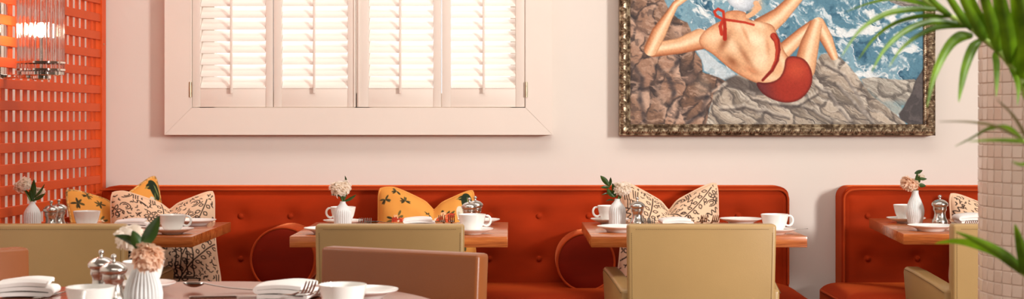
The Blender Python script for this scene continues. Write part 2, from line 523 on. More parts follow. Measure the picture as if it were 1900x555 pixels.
# local: -y runs along the screen toward the viewer, +x into the room
LEN = 1.46
def lbar(name, a, b, bev=.0015):
    return MB().box2(a, b).obj(name, M['lattice'], lat, bevel=bev, seg=1)
lbar('post', (-.03, -.05, 0), (.024, -.004, lz))
lbar('post', (-.03, -LEN - .05, 0), (.024, -LEN, lz))
lbar('top_rail', (-.03, -LEN, lz - .06), (.024, -.05, lz))
lbar('bottom_rail', (-.03, -LEN, 0), (.024, -.05, .08))
hp = .0715
hme = MB().box((0, 0, 0), (.012, LEN - .05, .033)).mesh('horizontal_slat', M['lattice'], bevel=.0015, seg=1)
# slat heights phased so that one slat crosses the photo at (85, 160)
zref = PX(85, 160, 5.34).z
k0 = int((zref - .10) / hp)
z = zref - k0 * hp
while z < lz - .07:
    if z > .1: link('horizontal_slat', hme, lat, (.012, -(LEN + .05) / 2, z))
    z += hp
vme = MB().box((0, 0, 0), (.0055, .032, lz - .14)).mesh('vertical_slat', M['lattice'], bevel=.001, seg=1)
y = -.085
while y > -LEN + .01:
    link('vertical_slat', vme, lat, (.0015, y, lz / 2 + .01)); y -= .0665
# small brass screw on the post side (photo: bright dot)
MB().lathe([(0, 0), (.004, 0), (.004, .002), (0, .003)], 10, Matrix.Translation((.024, -.035, PX(171, 81, 5.95).z)) @ Matrix.Rotation(math.pi / 2, 4, 'Y')).obj('screw', M['brass'], lat)

# ================================================================ wall sconce on the lattice
SY = 4.99
scx = XP(75.5, SY)
sz0 = PX(75, 146, SY).z
scn = thing('wall_sconce', 'lit wall sconce with clear glass rods and polished nickel rings on the lattice', 'wall lamp', (scx, SY, sz0))
H = .46
R = .071
rod_me = MB().lathe([(0, 0), (.0062, 0), (.0062, H - .02), (0, H - .02)], 8).mesh('glass_rod', M['rod'])
for k in range(26):
    a = 2 * math.pi * k / 26
    link('glass_rod', rod_me, scn, (R * math.cos(a), R * math.sin(a), .012))
def ring(z0, z1, r0, r1, nm='ring'):
    MB().lathe([(r0, z0), (r1, z0), (r1, z1), (r0, z1), (r0, z0)], 48).obj(nm, M['chrome'], scn, angle=30)
ring(.050, .056, R - .010, R + .009); ring(.026, .032, R - .010, R + .009); ring(H - .05, H - .043, R - .01, R + .009); ring(H - .016, H - .01, R - .01, R + .009)
MB().lathe([(0, -.004), (.030, -.004), (.033, 0), (.033, .008), (.068, .010), (.071, .012), (.071, .022), (0, .022)], 40).obj('base_cup', M['chrome'], scn, angle=30)
MB().lathe([(0, H - .012), (.068, H - .012), (.07, H), (.02, H + .012), (0, H + .012)], 40).obj('cap', M['chrome'], scn, angle=30)
MB().lathe([(0, .138), (.006, .139), (.013, .150), (.016, .163), (.013, .176), (.006, .185), (0, .187)], 20).obj('bulb', M['bulb'], scn)
MB().lathe([(.010, .022), (.011, .022), (.011, .138), (.010, .138)], 16).obj('candle_tube', M['chrome'], scn)
bk = MB().box2((-.135, -.035, -.012), (-.122, .035, H * .9))
bk.box2((-.125, -.014, .0), (0, .014, .014)).box2((-.125, -.014, H - .012), (0, .014, H))
bk.obj('back_plate', M['chrome'], scn, bevel=.002, seg=2)
pl = bpy.data.lights.new('sconce_glow', 'POINT'); pl.energy = 1.6; pl.color = (1.0, .72, .42); pl.shadow_soft_size = .02
po = bpy.data.objects.new('sconce_glow', pl); C.objects.link(po); po.parent = scn; po.location = (-.035, 0, .165)

# ================================================================ mosaic column
CX, CY, CR = 1.206, 3.2, .2
col = thing('tiled_column', 'round column clad in small pearly beige mosaic tiles', 'column', (CX, CY, 0))
MB().lathe([(0, 0), (CR - .0008, 0), (CR - .0008, HC), (0, HC)], 64).obj('core', M['grout'], col)
NT = 47
TS = .0262
rows = int(HC / TS)
tme = MB().box((0, 0, 0), (.006, TS - .0016, TS - .0016)).mesh('tile', M['tile'], bevel=.0011, seg=1)
cand = []
for rI in range(rows):
    zc = TS * (rI + .5)
    for k in range(NT):
        a = 2 * math.pi * k / NT
        p = Vector((CX + CR * math.cos(a), CY + CR * math.sin(a), zc))
        v = Vector((0, 0, CAMH)) - p
        fac = v.normalized().dot(Vector((math.cos(a), math.sin(a), 0)))
        px_ = VX + FPX * p.x / p.y; py_ = VY + FPX * (CAMH - p.z) / p.y
        vis = fac if (-10 < py_ < 565 and px_ < 1925) else -2
        cand.append((vis, zc, a))
cand.sort(key=lambda t: -t[0])
random.seed(4)
rest = MB()
for i, (vis, zc, a) in enumerate(cand):
    tl = random.uniform(-.012, .012); tz = random.uniform(-.012, .012); dr = random.uniform(-.0005, .0005)
    if i < 300:
        o = link('tile', tme, col, ((CR - .002 + dr) * math.cos(a), (CR - .002 + dr) * math.sin(a), zc), (0, tz, a + tl))
    else:
        rest.box((0, 0, 0), (.006, TS - .0016, TS - .0016), Matrix.Translation(((CR - .002) * math.cos(a), (CR - .002) * math.sin(a), zc)) @ Matrix.Rotation(a, 4, 'Z'))
o = rest.obj('tile_field', M['tile'], col, smooth=False)
o['kind'] = 'stuff'
# ================================================================ painting, painted by strokes into a colour attribute
rng = np.random.default_rng(11)
def vnoise(x, y, seed):
    xi = np.floor(x).astype(np.int64); yi = np.floor(y).astype(np.int64)
    fx = x - xi; fy = y - yi
    fx = fx * fx * (3 - 2 * fx); fy = fy * fy * (3 - 2 * fy)
    def h(a, b):
        n = (a * 374761393 + b * 668265263 + seed * 1442695041) & 0x7fffffff
        n = ((n ^ (n >> 13)) * 1274126177) & 0x7fffffff
        return ((n ^ (n >> 16)) & 0xffff) / 65535.0
    return (h(xi, yi) * (1 - fx) + h(xi + 1, yi) * fx) * (1 - fy) + (h(xi, yi + 1) * (1 - fx) + h(xi + 1, yi + 1) * fx) * fy
def fbm(x, y, seed, o=4):
    s = 0; a = .5; t = 0
    for k in range(o):
        s = s + a * vnoise(x, y, seed + k * 17); t += a
        x = x * 2.03 + 7.1; y = y * 2.03 + 3.7; a *= .55
    return s / t
def sstep(a, b, x):
    t = np.clip((x - a) / (b - a), 0, 1)
    return t * t * (3 - 2 * t)
def seg_d(px, py, a, b):
    ax, ay = a; bx, by = b
    dx, dy = bx - ax, by - ay
    t = np.clip(((px - ax) * dx + (py - ay) * dy) / (dx * dx + dy * dy + 1e-9), 0, 1)
    return np.hypot(px - ax - t * dx, py - ay - t * dy), t
def poly_sd(px, py, poly):
    """signed distance, negative inside"""
    d = np.full(px.shape, 1e9); ins = np.zeros(px.shape, bool)
    n = len(poly)
    for i in range(n):
        a, b = poly[i], poly[(i + 1) % n]
        dd, _ = seg_d(px, py, a, b); d = np.minimum(d, dd)
        c = ((a[1] > py) != (b[1] > py)) & (px < (b[0] - a[0]) * (py - a[1]) / (b[1] - a[1] + 1e-12) + a[0])
        ins ^= c
    return np.where(ins, -d, d)
def smoothpoly(pts, it=2):
    for _ in range(it):
        q = []
        for i in range(len(pts)):
            a, b = pts[i], pts[(i + 1) % len(pts)]
            q.append((a[0] * .75 + b[0] * .25, a[1] * .75 + b[1] * .25)); q.append((a[0] * .25 + b[0] * .75, a[1] * .25 + b[1] * .75))
        pts = q
    return pts
def mixc(img, col, a):
    a = np.clip(a, 0, 1)[..., None]
    return img * (1 - a) + np.asarray(col, float) * a

def paint_bathers():
    x0, x1, y0, y1 = 1167.0, 1715.0, -250.0, 233.0
    W_, H_ = 548, 483
    px, py = np.meshgrid(np.linspace(x0, x1, W_), np.linspace(y0, y1, H_))
    c = lambda a, b: (1130 + a / 2.0556, b / 2.0556)
    cs = lambda L: [c(*p) for p in L]
    wx = fbm(px / 34, py / 34, 1) - .5; wy = fbm(px / 34, py / 34, 5) - .5
    # sea
    u = (px * .75 + py * .66); v = (-px * .66 + py * .75)
    n1 = fbm((u + 60 * wx) / 60, (v + 60 * wy) / 17, 21, 5)
    n2 = fbm((u + 90 * wy) / 30, (v + 90 * wx) / 26, 31, 5)
    img = np.zeros(px.shape + (3,)) + np.array([92, 136, 156.])
    img = mixc(img, [52, 92, 118], sstep(.52, .75, n2) * .9)
    img = mixc(img, [136, 172, 186], sstep(.48, .62, n1) * .8)
    ridge = 1 - np.abs(n1 - .5) * 9
    img = mixc(img, [212, 220, 222], sstep(.25, .95, ridge) * sstep(.36, .55, n2 + .12 * wx) * .95)
    img = mixc(img, [226, 228, 226], sstep(.60, .70, fbm((px + 40 * wx) / 52, (py + 40 * wy) / 30, 77, 5)) * .9)
    img = mixc(img, [70, 116, 140], sstep(.66, .8, fbm((u + 30 * wx) / 18, (v + 30 * wx) / 7, 91, 4)) * .7)
    # sky far above the picture's lower half
    img = mixc(img, [168, 190, 200], sstep(-120, -200, py))
    def rock(img, poly, base, dark, light, sx_, sy_, ang, seed, soft=1.2):
        sd = poly_sd(px + 5 * wx, py + 5 * wy, poly)
        ca, sa = math.cos(ang), math.sin(ang)
        X, Y_ = px + 26 * wx, py + 26 * wy
        uu = (X * ca + Y_ * sa) / sx_; vv = (-X * sa + Y_ * ca) / sy_
        # lumps: stretched cells, each lit from its upper left and dark in its joints
        f1 = np.full(px.shape, 9.); f2 = f1.copy(); du = np.zeros(px.shape); dv = du.copy(); tone = du.copy()
        iu, iv = np.floor(uu).astype(np.int64), np.floor(vv).astype(np.int64)
        def hsh(a, b, k):
            n = (a * 374761393 + b * 668265263 + (seed + k) * 974634777) & 0x7fffffff
            n = ((n ^ (n >> 13)) * 1274126177) & 0x7fffffff
            return ((n ^ (n >> 16)) & 0xffff) / 65535.0
        for a in (-1, 0, 1):
            for b in (-1, 0, 1):
                ex = uu - (iu + a + hsh(iu + a, iv + b, 1)); ey = vv - (iv + b + hsh(iu + a, iv + b, 2))
                d = np.hypot(ex, ey); cl = d < f1
                f2 = np.where(cl, f1, np.minimum(f2, d)); f1 = np.where(cl, d, f1)
                du = np.where(cl, ex, du); dv = np.where(cl, ey, dv); tone = np.where(cl, hsh(iu + a, iv + b, 3), tone)
        b_ = fbm(uu * 2.2, vv * 3.0, seed + 9, 4)
        lit = .5 - .75 * dv + .25 * du * (1 if ang > 0 else -1) + .5 * (b_ - .5)
        col_ = np.zeros(px.shape + (3,)) + np.array(base, float)
        col_ = col_ * (.86 + .28 * tone[..., None])
        col_ = mixc(col_, light, sstep(.55, 1.0, lit) * .9)
        col_ = mixc(col_, dark, sstep(.42, -.05, lit) * .8)
        col_ = mixc(col_, dark, sstep(.16, .02, f2 - f1) * sstep(.3, .6, b_ + .2 * tone) * .75)
        st_ = fbm(uu * 2.2 + vv * .8, vv * 11, seed + 77, 3)
        col_ = mixc(col_, light, sstep(.56, .74, st_) * .6); col_ = mixc(col_, dark, sstep(.42, .28, st_) * .45)
        al = sstep(soft, -soft, sd)
        return img * (1 - al[..., None]) + col_ * al[..., None], sd
    # distant headland on the right
    img, _ = rock(img, cs([(960, 300), (1010, 293), (1060, 300), (1110, 303), (1165, 300), (1180, 320), (1150, 400), (1090, 440), (1040, 420), (985, 360)]), (166, 158, 146), (104, 98, 92), (200, 194, 180), 50, 22, .5, 301)
    sd = poly_sd(px + 8 * wx, py + 8 * wy, cs([(985, 340), (1040, 385), (1120, 380), (1150, 390), (1100, 440), (1050, 425), (1000, 372)]))
    img = mixc(img, [120, 158, 168], sstep(3, -5, sd) * (.35 + .6 * sstep(.45, .6, n2)))
    # upper right distant rock
    img, _ = rock(img, cs([(1050, -20), (1200, -40), (1210, 28), (1120, 25), (1075, 8)]), (140, 130, 124), (96, 90, 90), (176, 168, 158), 26, 12, .2, 333)
    # brown cliff on the left, running up the side
    img, _ = rock(img, cs([(70, -520), (150, -480), (190, -200), (205, -10), (232, 40), (262, 70), (300, 85), (312, 112), (322, 150), (330, 200), (352, 232), (355, 275), (420, 296), (446, 312), (402, 360), (384, 420), (374, 490), (70, 490)]), (152, 118, 98), (74, 66, 66), (200, 166, 144), 30, 62, .30, 401)
    for P, rad, cc in (((352, 330), 48, (160, 140, 122)), ((200, 360), 34, (188, 152, 130)), ((300, 300), 30, (176, 140, 120)), ((120, 110), 40, (170, 130, 108)), ((150, 300), 30, (166, 128, 108))):
        q = c(*P); d = np.hypot((px - q[0]) * 1.0 + 20 * wx, (py - q[1]) * .8 + 20 * wy) * 2.0556
        img = mixc(img, cc, sstep(rad, rad * .2, d) * .5)
    for L_ in ([(90, 240), (130, 300), (120, 380), (135, 460)], [(180, 250), (230, 300), (245, 360), (230, 420)], [(330, 380), (372, 372), (350, 440), (300, 470)], [(250, 190), (265, 230), (240, 270)]):
        for a, b in zip(L_[:-1], L_[1:]):
            d, _ = seg_d(px + 8 * wx, py + 8 * wy, c(*a), c(*b)); img = mixc(img, (70, 66, 70), sstep(8, .5, d) * (.25 + .5 * n2))
    # foam between the rocks
    sd = poly_sd(px + 6 * wx, py + 6 * wy, cs([(332, 196), (350, 190), (372, 196), (420, 240), (470, 275), (485, 292), (440, 306), (360, 270), (352, 232)]))
    img = mixc(img, [206, 212, 214], sstep(1.5, -2, sd) * (.75 + .25 * n1))
    img = mixc(img, [150, 174, 184], sstep(1.5, -2, sd) * sstep(.5, .62, n2) * .7)
    # pale boulder the figure lies on
    img, sdc = rock(img, cs([(368, 490), (384, 430), (398, 362), (440, 312), (492, 284), (560, 300), (700, 330), (780, 250), (808, 208), (850, 205), (884, 222), (925, 262), (962, 310), (985, 352), (1040, 395), (1098, 438), (1130, 465), (1140, 490)]), (164, 150, 134), (98, 90, 86), (208, 198, 182), 58, 24, .55, 501)
    for L_ in ([(400, 360), (450, 330), (520, 345), (560, 365)], [(430, 420), (520, 410), (600, 430), (680, 450)], [(700, 400), (780, 420), (850, 470)], [(790, 330), (850, 360), (880, 420), (930, 470)], [(830, 250), (900, 290), (940, 350), (980, 430)], [(880, 330), (940, 400), (1010, 470)], [(560, 380), (620, 400), (720, 405), (800, 360)]):
        for a, b in zip(L_[:-1], L_[1:]):
            d, _ = seg_d(px + 9 * wx, py + 9 * wy, c(*a), c(*b)); img = mixc(img, (88, 80, 78), sstep(4.5, .3, d) * .6)
            d, _ = seg_d(px + 9 * wx + 2, py + 9 * wy + 5, c(*a), c(*b)); img = mixc(img, (212, 202, 188), sstep(5.5, .3, d) * .4)
    sd = poly_sd(px, py, cs([(440, 300), (480, 284), (560, 312), (600, 350), (560, 352), (500, 345), (450, 330)]))
    img = mixc(img, (92, 82, 78), sstep(3, -5, sd) * .75)
    # dark rock in the corner
    sd = poly_sd(px + 6 * wx, py + 6 * wy, cs([(1215, 240), (1195, 262), (1172, 300), (1158, 350), (1130, 395), (1102, 432), (1112, 452), (1140, 470), (1140, 490), (1215, 490)]))
    img = mixc(img, np.array([88, 82, 82.]), sstep(1.2, -1.2, sd))
    img = mixc(img, [112, 104, 102], sstep(1, -4, sd) * sstep(.52, .66, n2) * .6)
    # ---------------- the figure
    SK, SD, SL, SR = (226, 174, 130), (150, 86, 54), (248, 222, 186), (206, 134, 92)
    def limb(img, pts, side=1, dark=SD):
        best = np.full(px.shape, 1e9); sh = np.zeros(px.shape)
        for (a, ra), (b, rb) in zip(pts[:-1], pts[1:]):
            A, B_ = c(*a), c(*b)
            d, t = seg_d(px, py, A, B_)
            r = (ra + (rb - ra) * t) / 2.0556
            dx, dy = B_[0] - A[0], B_[1] - A[1]; ln = math.hypot(dx, dy)
            lat_ = ((px - A[0]) * dy - (py - A[1]) * dx) / ln / r
            q = d - r
            upd = q < best
            sh = np.where(upd, lat_ * side, sh); best = np.minimum(best, q)
        col_ = np.zeros(px.shape + (3,)) + np.array(SK, float)
        col_ = mixc(col_, SL, sstep(-.7, -.1, sh) * sstep(.45, -.1, sh) * .75)
        col_ = mixc(col_, SR, sstep(.15, .7, sh) * .8)
        col_ = mixc(col_, dark, sstep(.55, 1.05, sh) * .85)
        col_ = mixc(col_, dark, sstep(-.75, -1.1, sh) * .6)
        al = sstep(.7, -.7, best)
        return img * (1 - al[..., None]) + col_ * al[..., None]
    def spot(img, p, rx, ry, ang, col_, a, mask=None):
        q = c(*p); ca, sa = math.cos(ang), math.sin(ang)
        X = ((px - q[0]) * ca + (py - q[1]) * sa) * 2.0556 / rx; Y = (-(px - q[0]) * sa + (py - q[1]) * ca) * 2.0556 / ry
        k = np.exp(-(X * X + Y * Y) * 1.2) * a
        if mask is not None: k = k * mask
        return mixc(img, col_, k)
    # far leg, far thigh
    img = limb(img, [((655, 205), 32), ((735, 130), 24), ((775, 95), 18)], 1)
    img = limb(img, [((798, 92), 26), ((830, 150), 24), ((858, 215), 15)], -1)
    # near arm raised to the cap, far arm stretched up right
    img = limb(img, [((345, 150), 40), ((270, 175), 30), ((170, 190), 27)], 1)
    img = limb(img, [((160, 188), 26), ((190, 125), 28), ((228, 60), 17), ((252, 18), 13), ((290, -12), 15), ((320, -30), 9)], 1)
    img = limb(img, [((585, 108), 44), ((650, 60), 32), ((715, -8), 24), ((770, -90), 20), ((800, -140), 14)], 1)
    # torso
    tp = smoothpoly(cs([(440, 40), (438, 75), (400, 92), (360, 120), (340, 152), (352, 180), (395, 205), (425, 232), (468, 268), (515, 296), (558, 316), (612, 330), (690, 300), (700, 230), (672, 205), (656, 165), (640, 128), (625, 92), (570, 82), (528, 75), (522, 40)]))
    sd = poly_sd(px, py, tp); mk = sstep(.8, -.8, sd)
    col_ = np.zeros(px.shape + (3,)) + np.array(SK, float)
    col_ = mixc(col_, SR, sstep(-13, 0, sd) * .75); col_ = mixc(col_, SD, sstep(-4, 1.5, sd) * .7)
    img = img * (1 - mk[..., None]) + col_ * mk[..., None]
    for P, rx, ry, an, cc, a in (((560, 150), 55, 34, .5, SL, .95), ((470, 175), 44, 26, .8, SL, .6), ((580, 225), 42, 55, .3, SL, .75), ((500, 100), 40, 22, .3, SL, .6), ((400, 140), 40, 26, -.1, SL, .55),
                                 ((440, 160), 16, 46, .5, SD, .75), ((520, 215), 12, 60, -.55, SD, .55), ((545, 270), 40, 16, .45, SR, .8), ((470, 235), 36, 18, .75, SD, .75), ((606, 178), 10, 40, -.1, SR, .6), ((520, 130), 8, 40, -.4, SR, .6),
                                 ((620, 300), 40, 16, -.1, SL, .5), ((664, 235), 12, 34, -.25, SL, .6), ((480, 60), 22, 26, 0, SR, .6), ((575, 95), 30, 16, .3, SL, .7)):
        img = spot(img, P, rx, ry, an, cc, a, mk)
    # bathing shorts
    sp = smoothpoly(cs([(555, 310), (600, 318), (645, 305), (668, 268), (672, 220), (700, 212), (745, 222), (772, 262), (778, 305), (765, 345), (730, 382), (680, 395), (625, 382), (580, 355)]))
    # near thigh first
    img = limb(img, [((745, 262), 42), ((765, 170), 36), ((788, 98), 25)], 1)
    sd = poly_sd(px, py, sp); mk = sstep(.8, -.8, sd)
    col_ = np.zeros(px.shape + (3,)) + np.array((172, 58, 42.))
    col_ = mixc(col_, (206, 84, 56), np.exp(-(((px - c(715, 265)[0]) / 22) ** 2 + ((py - c(715, 265)[1]) / 20) ** 2)) * .9)
    col_ = mixc(col_, (112, 56, 62), sstep(c(660, 330)[0], c(560, 340)[0], px - (py - c(0, 330)[1]) * .3) * .9)
    col_ = mixc(col_, (96, 34, 30), sstep(-6, 1, sd) * .7)
    img = img * (1 - mk[..., None]) + col_ * mk[..., None]
    # halter straps and bow
    def stroke(img, pts, w0, w1, col_):
        n = len(pts) - 1
        for i, (a, b) in enumerate(zip(pts[:-1], pts[1:])):
            d, t = seg_d(px, py, c(*a), c(*b)); wd = (w0 + (w1 - w0) * (i + t) / n) / 2.0556
            img = mixc(img, col_, sstep(.6, -.6, d - wd))
        return img
    img = stroke(img, [(628, 138), (640, 155), (645, 190), (640, 230), (622, 268), (586, 306)], 13, 5, (150, 42, 30))
    img = stroke(img, [(626, 135), (637, 155), (641, 190), (636, 228), (618, 266)], 8, 2, (192, 66, 44))
    img = stroke(img, [(436, 74), (480, 80), (520, 86), (552, 95)], 5, 4, (196, 62, 40))
    img = stroke(img, [(432, 72), (408, 60), (402, 44), (416, 34), (436, 44), (438, 70)], 5, 5, (200, 62, 38))
    img = stroke(img, [(436, 74), (424, 100), (430, 130)], 6, 7, (198, 60, 38))
    img = stroke(img, [(440, 74), (442, 110), (442, 148)], 6, 8, (182, 50, 32))
    # head turned away in a pale bathing cap
    hp_ = smoothpoly(cs([(440, -10), (470, 28), (520, 50), (560, 20), (590, -40), (585, -110), (520, -140), (450, -110), (430, -60)]))
    img = spot(img, (556, 20), 26, 34, .4, SK, 1.0)
    sd = poly_sd(px, py, hp_); mk = sstep(.8, -.8, sd)
    col_ = np.zeros(px.shape + (3,)) + np.array((196, 204, 212.))
    col_ = mixc(col_, (150, 160, 172), sstep(-10, 1, sd) * .8)
    col_ = mixc(col_, (226, 230, 232), np.exp(-(((px - c(490, -10)[0]) / 14) ** 2 + ((py - c(490, -10)[1]) / 16) ** 2)))
    img = img * (1 - mk[..., None]) + col_ * mk[..., None]
    img = stroke(img, [(560, 12), (572, 30), (548, 52), (530, 62)], 10, 9, SK)
    # brush grain
    img = np.clip((img - 128) * 1.14 + 122, 0, 255)
    img = img * .86 + img.mean(-1, keepdims=True) * .14
    g_ = fbm(px / 2.2, py / 2.2, 900, 2) - .5
    img = img * (1 + .14 * g_[..., None])
    return np.clip(img, 0, 255), (x0, x1, y0, y1)

def color_grid(name, pos, rgb, mat, flip=False):
    """pos: (H,W,3) positions, rgb: (H,W,3) sRGB 0-255 -> mesh with colour attribute 'print'"""
    H_, W_ = pos.shape[:2]
    me = bpy.data.meshes.new(name)
    idx = np.arange(H_ * W_).reshape(H_, W_)
    q = np.stack([idx[:-1, :-1], idx[1:, :-1], idx[1:, 1:], idx[:-1, 1:]], -1).reshape(-1, 4)
    if flip: q = q[:, ::-1]
    me.vertices.add(H_ * W_); me.vertices.foreach_set('co', pos.reshape(-1).astype(np.float32))
    me.loops.add(q.size); me.loops.foreach_set('vertex_index', q.reshape(-1).astype(np.int32))
    me.polygons.add(len(q)); me.polygons.foreach_set('loop_start', np.arange(0, q.size, 4, dtype=np.int32))
    try: me.polygons.foreach_set('loop_total', np.full(len(q), 4, dtype=np.int32))
    except Exception: pass
    me.update(calc_edges=True); me.validate()
    at = me.color_attributes.new('print', 'FLOAT_COLOR', 'POINT')
    col_ = np.ones((H_ * W_, 4), np.float32); col_[:, :3] = lin(rgb.reshape(-1, 3))
    at.data.foreach_set('color', col_.reshape(-1))
    me.materials.append(mat)
    me.shade_smooth()
    return me

img, (x0, x1, y0, y1) = paint_bathers()
PYF = 5.985                        # canvas plane
sP = FPX / PYF
pic = thing('framed_painting', 'oil painting of a bather on rocks by rough sea in carved bronze frame', 'painting', (XP(1441.5, 6.0), WY, CAMH - (250 - VY) / FPX * 6.0))
po_ = Vector(pic.location)
Hh, Ww = img.shape[:2]
gx, gy = np.meshgrid(np.linspace(x0, x1, Ww), np.linspace(y0, y1, Hh))
pos = np.stack([(gx - VX) / sP - po_.x, np.full_like(gx, PYF - po_.y), CAMH - (gy - VY) / sP - po_.z], -1)
M['oil'] = printed('oil_paint', .6, .25, 260, spec=.18)
link('canvas', color_grid('canvas', pos, img, M['oil']), pic)
# frame: moulding profile (distance outward from the canvas edge, height toward the viewer)
cx0, cx1 = (1169 - VX) / sP, (1713.5 - VX) / sP
cz0, cz1 = CAMH - (231 - VY) / sP, CAMH - (-248 - VY) / sP
prof = [(-.001, .0), (-.001, .006), (.003, .010), (.008, .009), (.011, .013), (.014, .016), (.020, .021), (.027, .023), (.033, .020), (.038, .014), (.041, .016), (.044, .013), (.044, -.040), (.040, -.044)]
def frame_side(ax, az, bx_, bz_, nx, nz, dirx, dirz):
    b = MB(); n = len(prof); vs = []
    for (o, h) in prof: vs.append((ax + nx * o - dirx * o - po_.x, PYF - h - po_.y, az + nz * o - dirz * o - po_.z))
    for (o, h) in prof: vs.append((bx_ + nx * o + dirx * o - po_.x, PYF - h - po_.y, bz_ + nz * o + dirz * o - po_.z))
    fs = [(i, i + 1, n + i + 1, n + i) for i in range(n - 1)] + [(n - 1, 0, n, 2 * n - 1)]
    b.add(vs, fs)
    return b.obj('frame_moulding', M['gilt'], pic, angle=25)
sides = [(cx0, cz0, cx1, cz0, 0, -1, 1, 0), (cx0, cz1, cx1, cz1, 0, 1, 1, 0), (cx0, cz0, cx0, cz1, -1, 0, 0, 1), (cx1, cz0, cx1, cz1, 1, 0, 0, 1)]
# one carved leaf-and-husk ornament, shared
om = MB()
for s_ in (-1, 1):
    om.grid(lambda u, v, s_=s_: (s_ * (.002 + .013 * u), -(.0075 * math.sin(math.pi * min(1, u * .9 + .1)) * math.sin(math.pi * v) ** .7), (v - .5) * .020 * (1 - .55 * u) + .004 * math.sin(u * 5)), 6, 6)
om.grid(lambda u, v: ((u - .5) * .007, -.010 * math.sin(math.pi * u) * math.sin(math.pi * v), (v - .5) * .024), 4, 6)
om_me = om.mesh('carved_ornament', M['gilt'], recalc=False)
bm_ = MB()
for (ax, az, bx_, bz_, nx, nz, dx, dz) in sides:
    fo = frame_side(ax, az, bx_, bz_, nx, nz, dx, dz)
    ln = (bx_ - ax) + (bz_ - az)
    k = round(ln / .0405)
    rot = (0, 0, 0) if dx else (0, math.pi / 2, 0)
    for i in range(k + 1):
        t = ln * i / k
        link('carved_ornament', om_me, fo, (ax + dx * t + nx * .0265 - po_.x, PYF - .0205 - po_.y, az + dz * t + nz * .0265 - po_.z), rot)
    nb = int(ln / .0075)
    for i in range(nb):
        t = ln * (i + .5) / nb
        bm_.add([(.0028 * a, .0028 * b, .0028 * d) for (a, b, d) in ((1, 0, 0), (-1, 0, 0), (0, 1, 0), (0, -1, 0), (0, 0, 1), (0, 0, -1))],
                [(0, 2, 4), (2, 1, 4), (1, 3, 4), (3, 0, 4), (2, 0, 5), (1, 2, 5), (3, 1, 5), (0, 3, 5)],
                Matrix.Translation((ax + dx * t + nx * .006 - po_.x, PYF - .010 - po_.y, az + dz * t + nz * .006 - po_.z)))
o = bm_.obj('bead_row', M['gilt'], pic); o['kind'] = 'stuff'
mb = MB().box2((cx0 - po_.x, PYF + .002 - po_.y, cz0 - po_.z), (cx1 - po_.x, -.002, cz1 - po_.z))
mb.obj('stretcher_back', M['canvas_edge'], pic, smooth=False)
